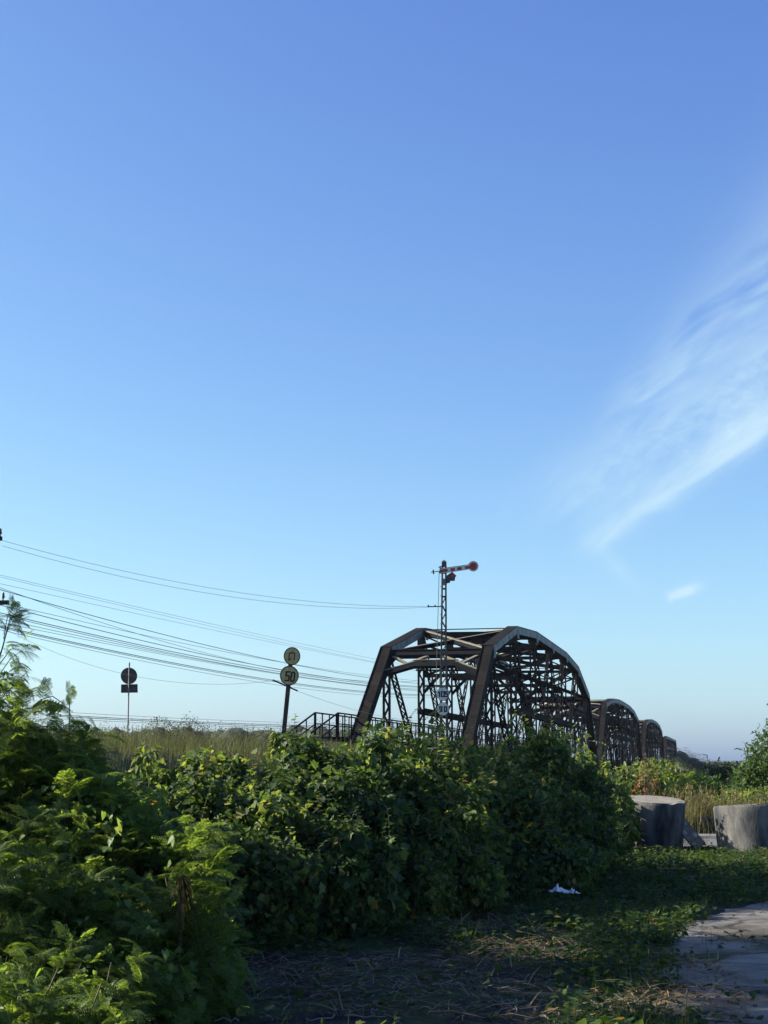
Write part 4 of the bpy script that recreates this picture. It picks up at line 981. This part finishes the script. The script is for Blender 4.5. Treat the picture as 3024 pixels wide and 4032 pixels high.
# slim sapling at the left edge and a bent frond plant
def sapling():
    b = PD(-25, 1500, 13.0); g = float(ground_z(b[0], 13.0)); o = np.array([b[0], 13.0, g]); root = empty('feathery_sapling', o, 'slim sapling with loose drooping leaf sprays, topmost foliage at the left edge', 'sapling')
    mb = MB(o); lv = Leaves(); top = PD(22, 1335, 13.0); pts = [o, (o+b)/2, b, PD(5, 1400, 13.0), top]; mb.tube(pts, .014, 5, r1=.004)
    for (x0, y0, x1, y1) in ((-5, 1440, 50, 1392), (-10, 1470, 55, 1400), (0, 1410, -60, 1350), (8, 1380, 20, 1325), (12, 1370, 34, 1352), (-20, 1490, 62, 1490), (-10, 1430, -70, 1400), (5, 1402, 30, 1330), (-18, 1480, 40, 1455)):
        a, e = PD(x0, y0, 13.0), PD(x1, y1, 13.0+rng.normal()*.1); m = (a+e)/2+UP*.05; pt = [a, m, e]; mb.tube(pt, .005, 4, r1=.002)
        n = 6; t = .35+.65*np.arange(n)/(n-1); P = a+(e-a)*t[:, None]+UP*.05*np.sin(t*3.14)[:, None]
        lv.add(FRONDS[1], P, basis(norm(norm(e-a)*.8+rvec(n)*.7-UP*.35), norm(UP+rvec(n)*.4)), rng.uniform(.13, .22, n))
    lv.add_mesh(mb, 1); lv.build('foliage', [G_FEATHER, M_STEM], root, o)
sapling()
def strap_plant(name, x, Y, ybase, leaves, matl, label, cat, w=.03):
    b = PD(x, ybase, Y); root = empty(name, (b[0], Y, float(ground_z(b[0], Y))), label, cat); o = np.array(root.location); mb = MB(o)
    mb.tube([o, b*.5+o*.5, b], .012, 5); mb.build('stem', M_STEM, root); v = []; mb = MB(o)
    for (dx, dy, rise, dr) in leaves:
        e = PD(x+dx, ybase+dy, Y+dr); m = (b+e)/2+UP*rise; ps = [b*(1-t)**2+m*2*t*(1-t)+e*t*t for t in np.linspace(0, 1, 9)]
        sd = norm(np.cross(e-b, UP)+np.array([0, .3, 0]))
        for i in range(8):
            w0, w1 = w*math.sin(.25+2.85*i/8.3)/2, w*math.sin(.25+2.85*(i+1)/8.3)/2
            mb.add([ps[i]-sd*w0, ps[i]+sd*w0, ps[i+1]+sd*w1, ps[i+1]-sd*w1], [(0, 1, 2, 3)])
    mb.build('leaf', matl, root)
strap_plant('withered_plant', 392, 11.0, 1895, [(-30, 95, .10, -.1), (-12, 120, .12, -.15), (4, 118, .1, -.2), (18, 105, .12, -.1), (30, 118, .14, -.1), (-45, 60, .12, 0), (42, 80, .14, 0), (10, 90, .2, .1), (-20, 80, .2, .05), (24, 60, .16, .1)], G_WITHER, 'withered plant with drooping brown strap leaves among the feathery shrubs', 'plant', .045)
def frond_plant():
    b = PD(150, 1560, 12.6); o = np.array([b[0], 12.6, float(ground_z(b[0], 12.6))]); root = empty('young_shoot', o, 'young bent shoot with a comb like arching leaf against the sky', 'plant')
    mb = MB(o); tp = PD(150, 1512, 12.6); mb.tube([o, b, tp], .008, 5, r1=.004); a = PD(140, 1522, 12.6); e = PD(86, 1512, 12.6); m = (a+e)/2+UP*.05; mb.tube([a, m, e], .004, 4); mb.build('stem', M_STEM, root)
    lv = Leaves(); t = np.linspace(.1, 1, 9)[:, None]; P = a*(1-t)**2+m*2*t*(1-t)+e*t*t; lv.add(T_QUAD, P, basis(norm(-UP+np.array([-.45, -.2, 0])+rvec(9)*.1), norm(np.array([0, -1, .3])+rvec(9)*.2)), rng.uniform(.09, .14, 9))
    n = 9; P = tp+(rng.random((n, 1))-.6)*UP*.16+rng.normal(size=(n, 3))*.02; lv.add(FRONDS[0], P, basis(norm(UP*.9+rvec(n)*.5), norm(np.array([0, -1, .2])+rvec(n)*.5)), rng.uniform(.05, .10, n))
    lv.build('leaf', G_FEATHER, root, o)
frond_plant()
# small bright vine climbing the 50 post, and vine shoots
bush('climbing_vine', [lumpz(596, 37.4, 1580, .12, .28), lumpz(592, 37.4, 1612, .15, .3), lumpz(602, 37.4, 1640, .2, .4)], 420, (.08, .13), [T_HEART], G_SHRUB, 'bright green vine climbing the foot of the leaning 50 post', 'vine', None, 5, 8, (.22, .09, .05), seed=8)
bush('young_shoot', [lumpz(318, 17.0, 1602, .09, .14), lumpz(310, 17.0, 1622, .08, .10)], 60, (.10, .15), [T_SIMPLE], G_SHRUB, 'single bright pale green shoot rising above the left vine bush', 'plant', None, 1, 0, (.16, .09, .06), seed=9, fill=0)

# tall grass on the railway bank
def grass(name, xy, h, wmul, mat_, label, plume=.12, lean=.22):
    lv = Leaves(); n = len(xy); z = ground_z(xy[:, 0], xy[:, 1]); P = np.concatenate([xy, z[:, None]-.02], 1); Rm = yaw_rot(n, lean); k = rng.integers(3, size=n); pl = rng.random(n) < plume
    for i in range(3):
        s = (k == i) & ~pl; lv.add(BLADES[i], P[s], Rm[s], np.stack([h[s]*wmul, h[s], h[s]], 1))
    lv.add(PLUME, P[pl], Rm[pl], h[pl]*1.2)
    return tag(lv.build(name, mat_), label, None, None, 'stuff')
s_, o_ = rng.uniform(18, 67, 120000), rng.uniform(8.2, 20.5, 120000)
xy = np.stack([s_*math.sin(TH)-o_*math.cos(TH), s_*math.cos(TH)+o_*math.sin(TH)], 1)
vis = (np.abs(xy[:, 0]) < xy[:, 1]*.27+.5) & (xy[:, 1] > 19) & (rng.random(120000) < .25+.9*vn2(xy[:, 0]*.9, xy[:, 1]*.5)); xy = xy[vis]
track = (np.abs(to_br(xy[:, 0], xy[:, 1])[1]-13.6) < 1.4)
hh = rng.uniform(.25, .55, len(xy))*(.6+.7*vn2(xy[:, 0]*.6+9, xy[:, 1]*.3))+.12*(rng.random(len(xy)) < .05)
grass('tall_grass', xy, hh, 1.6, G_GRASS, 'tall seeding grass on the railway bank behind the hedge')
def region(pts_d, n, dens=None):
    """points on the ground inside a polygon given in photo pixels"""
    out = []
    W3 = []
    for x, y in pts_d:
        lo = PF(x*DISP, y*DISP, 10.); dz = lo-np.array([0, 0, CAMZ]); t = -CAMZ/dz[2]; W3.append((dz[0]*t, 10*t))
    W3 = np.array(W3); lo, hi = W3.min(0), W3.max(0); q = rng.uniform(lo, hi, (n*3, 2)); ins = np.zeros(len(q), bool); j = len(W3)-1
    for i in range(len(W3)):
        a, b = W3[i], W3[j]; c = ((a[1] > q[:, 1]) != (b[1] > q[:, 1])) & (q[:, 0] < (b[0]-a[0])*(q[:, 1]-a[1])/(b[1]-a[1]+1e-9)+a[0]); ins ^= c; j = i
    return q[ins][:n]
xy = []
for cx_, Y, m, rad in ((1388, 36, 260, .35), (1412, 37, 300, .45), (1440, 37.5, 220, .4), (1475, 40.5, 260, .5), (1500, 40.8, 420, .5), (1528, 41.2, 420, .6), (1560, 41.5, 260, .6), (1600, 41.8, 420, .7), (1640, 42, 460, .8), (1670, 42, 400, .8), (1720, 42, 300, 1.)):
    c_ = PD(cx_, 1800, Y); xy.append(np.stack([c_[0]+rng.normal(size=m)*rad*.6, Y+rng.normal(size=m)*rad*.5], 1))
xy = np.concatenate(xy)
grass('dry_grass', xy, rng.uniform(.5, 1.1, len(xy))*(.75+.4*vn2(xy[:, 0]*.9+4, xy[:, 1]*.4)), 1.7, G_DRY, 'dry yellow grass clumps behind the concrete blocks', .25, .3)
xy = np.stack([rng.uniform(5.0, 14, 2600), rng.uniform(33.5, 40, 2600)], 1); xy = xy[((xy[:, 0] < 6.4) & (xy[:, 1] < 36)) | (rng.random(2600) < .12)]
grass('road_side_grass', xy, rng.uniform(.15, .5, len(xy)), 2.0, G_GRASS, 'short grass growing along the far concrete strip', .02)

# shrubs and trees beyond the road end
tu = []
for cxd, Y, rad in ((1411, 32.4, .72), (1630, 30.6, .82)):
    x0 = PD(cxd, 1780, Y)[0]; a_ = rng.random(520)*6.28; r_ = rad+np.abs(rng.normal(size=520))*.14; tu.append(np.stack([x0+np.cos(a_)*r_, Y+np.sin(a_)*r_], 1))
tu = np.concatenate(tu); tu = tu[vn2(tu[:, 0]*2.5, tu[:, 1]*2.5) > .38]
grass('edge_grass', tu, rng.uniform(.08, .34, len(tu)), 2.2, G_GRASS, 'grass tufts round the foot of the concrete blocks', .02, .4)
rs = 'bushes beyond the concrete blocks'
bush('green_bush', [lump(1306, 30.7, 1668, .5), lump(1330, 33, 1712, .45), lump(1318, 31.5, 1700, .5)], 5200, (.07, .10), [T_HEART, T_SIMPLE], G_SHRUB, 'leafy bush between the hedge end and the left concrete block', 'bush', rs, 8, 26, (.5, .075, .06), seed=11, hole=.2)
bush('green_bush', [lump(1385, 44, 1650, .8), lump(1425, 46, 1636, .75), lump(1455, 45, 1655, .7), lump(1400, 43.5, 1680, .8), lump(1345, 43, 1655, .7), lump(1440, 44, 1695, .8)], 8000, (.09, .15), [T_SIMPLE, T_HEART], G_SHRUB, 'bright sunlit bush at the foot of the distant bridge spans', 'bush', rs, 10, 30, (.4, .11, .08), seed=12, hole=.2)
bush('green_bush', [lump(1490, 52, 1668, .9), lump(1525, 53, 1675, .9), lump(1470, 51, 1680, .8), lump(1550, 54, 1690, .9)], 5200, (.11, .17), [T_SIMPLE], G_TREE, 'shaded green bush behind the dry grass and the block gap', 'bush', rs, 8, 10, (.3, .12, .1), seed=13, hole=.2)
bush('green_bush', [lump(1595, 50, 1702, .8), lump(1650, 49, 1700, .9), lump(1700, 49, 1700, .9)], 5200, (.09, .15), [T_SIMPLE], G_SHRUB, 'low sunlit bush below the big tree at the right edge', 'bush', rs, 8, 10, (.3, .1, .08), seed=14, hole=.2)
bush('rusty_shrub', [lump(1400, 38, 1640, .22, .22, .9), lump(1393, 38, 1662, .3, .3, .6)], 420, (.06, .09), [T_QUAD], G_RUST, 'small rust brown dead shrub before the second bridge span', 'shrub', None, 8, 12, (.35, .06, .06), seed=15, fill=0)
def core(lv, lumps, k, m):
    # rough leafy core so that far crowns read as solid
    for l in lumps:
        V = [(0, 0, 1)]+[(math.cos(a)*math.sin(t), math.sin(a)*math.sin(t), math.cos(t)) for t in (.22, .48, .9, 1.6) for a in np.arange(9)*math.pi*2/9+t*3]; V = np.array(V)
        V = V*(1+.035*rng.normal(size=(len(V), 1)))*np.array(l[3:6])*k+np.array(l[:3])
        F = [(0, 1+j, 1+(j+1) % 9) for j in range(9)]+[(1+r*9+j, 1+(r+1)*9+j, 1+(r+1)*9+(j+1) % 9, 1+r*9+(j+1) % 9) for r in range(3) for j in range(9)]
        mb = MB(); mb.add(V, F); lv.add_mesh(mb, m)
def tree(name, lumps, n, sizes, mt, label, group=None, trunk_r=.12, seed=0, hole=.28, tm=None, shoot=30, sl=.6):
    Lm = np.array(lumps); c = Lm[:, :3].mean(0); o = np.array([c[0], c[1], float(ground_z(c[0], c[1]))]); root = empty(name, o, label, 'tree', group)
    mb = MB(o); fork = o+(c-o)*.45; mb.tube([o-UP*.2, (o+fork)/2+rng.normal(size=3)*.06, fork], trunk_r, 8, r1=trunk_r*.7); mb.build('trunk', M_BARK, root)
    mb = MB(o)
    for l in Lm:
        for _ in range(3):
            d = rvec(1)[0]; d[2] = abs(d[2]); e = l[:3]+d*l[3:6]*.8; m = (fork+e)/2+rng.normal(size=3)*.15*l[3]; mb.tube([fork, m, e], trunk_r*.4, 5, r1=trunk_r*.08)
    lv = Leaves()
    p, nr, _ = shell(lumps, n, .3 if name == 'far_tree' else .6, .5, hole, seed, rough=.16 if name == 'far_tree' else .34); lv.add(tm or T_SIMPLE, p, leaf_frames(nr, .5, .5, .8), rng.uniform(*sizes, len(p)))
    if shoot:
        shoots(lv, mb, lumps, shoot, tm or T_SIMPLE, sl, sizes[1], sizes[1]*.6, .8, .5, .008)
    if name == 'far_tree': core(lv, lumps, .78, 0)
    mb.build('limb', M_BARK, root); lv.build('crown', mt, root, o); return root
tree('broad_tree', [lump(1720, 58, 1545, 1.9), lump(1668, 57, 1590, 1.1), lump(1640, 57, 1615, .9), lump(1622, 56.8, 1640, .75), lump(1780, 59, 1500, 2.4), lump(1650, 56.5, 1650, 1.0), lump(1615, 56.5, 1668, .8), lump(1690, 57, 1640, 1.5), lump(1820, 59, 1480, 2.4), lump(1740, 57, 1680, 1.6)], 30000, (.13, .21), G_TREE, 'big broad green tree leaning into view at the right edge', None, .22, 21, .16, None, 50, .45)
tree('dark_tree', [lump(1556, 72, 1652, .95), lump(1538, 72, 1662, .8), lump(1578, 72, 1650, .8), lump(1590, 71, 1668, .8)], 5200, (.14, .22), G_DARK, 'dark shaded round tree between the lamp post and the big right tree', None, .12, 22, .22, None, 14, .5)
add_shade_trees()
ft = 'far trees on the skyline'
for i, (ls, lb) in enumerate((
    ([lump(343, 180, 1550, 3.4), lump(322, 181, 1566, 2.6), lump(362, 180, 1562, 2.4)], 'domed far tree on the skyline right of the round backed sign'),
    ([lump(405, 185, 1546, 2.6), lump(420, 186, 1556, 3.0), lump(388, 186, 1572, 2.4)], 'thin airy far tree midway between the two railway signs'),
    ([lump(574, 190, 1568, 2.2), lump(590, 191, 1576, 2.0)], 'small far tree just left of the leaning 50 post'),
    ([lump(690, 200, 1575, 3.2), lump(665, 201, 1588, 3.0)], 'far grey green tree seen through the stair railing'),
    ([lump(745, 200, 1572, 2.8), lump(765, 201, 1580, 3.0)], 'far tree just left of the near portal leg'),
    ([lump(932, 300, 1575, 3.6), lump(915, 301, 1590, 4.0)], 'far tree seen between the portal legs'),
    ([lump(1468, 330, 1612, 4.0), lump(1490, 331, 1626, 5.0), lump(1515, 332, 1640, 5.0)], 'hazy far tree group right at the end of the bridge'),
    ([lump(1590, 330, 1648, 5.0), lump(1545, 331, 1648, 4.0)], 'hazy far tree behind the dark round tree'))):
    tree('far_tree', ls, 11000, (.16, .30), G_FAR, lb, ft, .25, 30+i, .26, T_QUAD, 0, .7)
# continuous low far wood
lv = Leaves(); L_ = []
for x in np.arange(-140, 1180, 26): L_.append(lump(x, 215+rng.random()*12, 1569+rng.normal()*4 + (0 if x < 780 else 28), 4.6))
for x in np.arange(1180, 1760, 30): L_.append(lump(x, 350+rng.random()*12, 1645+rng.normal()*3, 5.5))
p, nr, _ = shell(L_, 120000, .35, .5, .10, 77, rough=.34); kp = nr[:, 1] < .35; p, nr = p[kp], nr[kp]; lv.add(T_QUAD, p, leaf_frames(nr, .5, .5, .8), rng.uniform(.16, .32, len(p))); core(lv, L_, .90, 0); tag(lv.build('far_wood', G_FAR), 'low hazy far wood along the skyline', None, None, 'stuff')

# ground cover, straw, runners and stones
n = 150000; q = np.stack([rng.uniform(-4, 9, n), rng.uniform(8.5, 31, n)], 1); q = q[np.abs(q[:, 0]) < q[:, 1]*.27+.4]
hx = np.interp(q[:, 1], [8, 13.9, 14.9, 18.8, 22, 25.5, 30], [-2.6, -2.2, -1.5, 1.0, 2.6, 3.9, 5.2])      # foot of the hedge
dh = q[:, 0]-hx; re = q[:, 0]-road_edge(q[:, 1]); cl = fbm2(q[:, 0]*1.5+3, q[:, 1]*1.2)
den = np.clip((cl-.37)*4.2, 0, 1)*.9
soil = np.exp(-((q[:, 0]-.0)/1.5)**4-((q[:, 1]-11.6)/3.0)**4); 
den = np.maximum(den, np.clip(1.3-np.abs(re+.5)/.55, 0, 1)*np.clip((cl-.24)*4.5, 0, 1))
den = np.maximum(den, np.clip(1-np.abs(dh)/.5, 0, 1)*.55)
den *= 1-.9*np.clip(soil*1.5, 0, 1)*(re < -.9); den *= np.where((re > .12) & (q[:, 1] < 21), np.clip((cl-.58)*.9, 0, 1), 1); den = np.maximum(den, ((q[:, 1] > 20.5) & (cl > .43))*.8)
q = q[rng.random(len(q)) < den]; z = ground_z(q[:, 0], q[:, 1]); k = len(q)
P = np.concatenate([q, (z+rng.random(k)**1.3*.20*(.35+1.1*vn2(q[:, 0]*2.2+5, q[:, 1]*2.2)))[:, None]], 1); lv = Leaves(); w = rng.integers(3, size=k); Rm = basis(norm(rvec(k)*np.array([1, 1, .3])+1e-3), norm(UP+rvec(k)*.55))
for i, t in enumerate((T_LOBED, T_HEART, T_SIMPLE)): s = w == i; lv.add(t, P[s], Rm[s], rng.uniform(.035, .085, s.sum()))
xb = q[rng.random(k) < .38]; m = len(xb); pb = np.concatenate([xb, ground_z(xb[:, 0], xb[:, 1])[:, None]-.01], 1); rb = yaw_rot(m, .45); lv.add(BLADES[1], pb, rb, np.stack([np.full(m, .40)]*1+[rng.uniform(.12, .34, m)]*2, 1))
tag(lv.build('weeds', G_WEED), 'low creeping weeds between the hedge and the road', None, None, 'stuff')
def lying(name, xy, ln, wd, mt, label, lift=.02, tilt=.18):
    k = len(xy); a = rng.random(k)*6.28; d = np.stack([np.cos(a), np.sin(a), rng.normal(size=k)*tilt], 1); P = np.concatenate([xy, (ground_z(xy[:, 0], xy[:, 1])+lift*rng.random(k)+.004)[:, None]], 1)
    v = np.array([(-.5, 0, 0), (.5, 0, 0), (.45, .5, .06), (-.45, .5, .06), (.2, 1, 0), (-.2, 1, 0)]); f = [(0, 1, 2, 3), (3, 2, 4, 5)]
    lv = Leaves(); lv.add((v, f), P, basis(norm(d), norm(UP+rvec(k)*.3)), np.stack([wd, ln, ln], 1)); return tag(lv.build(name, mt), label, None, None, 'stuff')
a = region([(860, 2010), (930, 1955), (1060, 1950), (1180, 2010), (1290, 2060), (1240, 2080), (1000, 2075)], 2000); b = region([(480, 2060), (1300, 2050), (1330, 2212), (430, 2212)], 700); c = region([(1430, 2060), (1590, 2100), (1640, 2212), (1300, 2212)], 900); e = region([(1530, 1870), (1659, 1850), (1659, 1930), (1540, 1935)], 500)
xy = np.concatenate([a, b, c, e]); lying('straw', xy, rng.uniform(.08, .42, len(xy)), rng.uniform(.004, .011, len(xy)), M_STRAW, 'dry straw and dead grass lying in front of the hedge', .07)
xy = np.concatenate([region([(380, 2090), (1300, 2060), (1500, 2120), (1600, 2212), (330, 2212)], 900), c[:200]]); k = len(xy)
lying('leaf_litter', xy, rng.uniform(.03, .08, k), rng.uniform(.02, .05, k), G_WITHER, 'fallen brown leaves on the soil and road edge', .02, .3)
mb = MB()
for x, y in region([(420, 2080), (1260, 2050), (1330, 2212), (380, 2212)], 330):
    a = rng.random()*6.28; p = np.array([x, y, float(ground_z(x, y))+.02]); pts = [p]; L = rng.uniform(.12, .5); st = 7
    for i in range(st): a += rng.normal()*.55; p = p+np.array([math.cos(a), math.sin(a), 0])*L/st; p[2] = float(ground_z(p[0], p[1]))+.012+.03*rng.random(); pts.append(p)
    mb.tube(pts, rng.uniform(.003, .008), 4, r1=.002)
tag(mb.build('dead_runners', M_TWIG), 'dead vine runners crossing the bare soil', None, None, 'stuff')
mb = MB()
for x, y in np.concatenate([region([(1180, 2090), (1300, 2050), (1340, 2110), (1230, 2130)], 40), region([(1430, 2050), (1600, 2110), (1650, 2212), (1420, 2212)], 130), region([(500, 2060), (1250, 2060), (1250, 2212), (450, 2212)], 160), region([(1560, 1850), (1659, 1850), (1659, 1935), (1560, 1935)], 70)]):
    r = rng.uniform(.008, .03); z = float(ground_z(x, y)); v = rvec(8)*r*rng.uniform(.7, 1.2, (8, 1)); c8 = np.array([(-1, -1, -1), (1, -1, -1), (1, 1, -1), (-1, 1, -1), (-1, -1, 1), (1, -1, 1), (1, 1, 1), (-1, 1, 1)])*r*.6*rng.uniform(.6, 1.2, (8, 3))
    mb.add(c8+np.array([x, y, z+r*.3]), [(3, 2, 1, 0), (4, 5, 6, 7), (0, 1, 5, 4), (1, 2, 6, 5), (2, 3, 7, 6), (3, 0, 4, 7)])
tag(mb.build('gravel', M_CONC), 'small stones scattered over the soil and road edge', None, None, 'stuff')

# ---------------------------------------------------------------- air
def haze():
    me = bpy.data.meshes.new('haze'); x, y0, y1, z0, z1 = 700, -70, 900, -5.5, 60
    me.from_pydata([(-x, y0, z0), (x, y0, z0), (x, y1, z0), (-x, y1, z0), (-x, y0, z1), (x, y0, z1), (x, y1, z1), (-x, y1, z1)], [], [(3, 2, 1, 0), (4, 5, 6, 7), (0, 1, 5, 4), (1, 2, 6, 5), (2, 3, 7, 6), (3, 0, 4, 7)])
    m = bpy.data.materials.new('thin_air'); m.use_nodes = True; N = m.node_tree.nodes; N.clear(); o = N.new('ShaderNodeOutputMaterial'); v = N.new('ShaderNodeVolumePrincipled')
    v.inputs['Color'].default_value = (.80, .88, 1.0, 1); v.inputs['Density'].default_value = .00009; v.inputs['Anisotropy'].default_value = .35; m.node_tree.links.new(v.outputs[0], o.inputs['Volume']); me.materials.append(m)
    tag(link('haze', me), 'thin pale blue air softening the far bridge spans and trees', None, None, 'stuff')
haze()
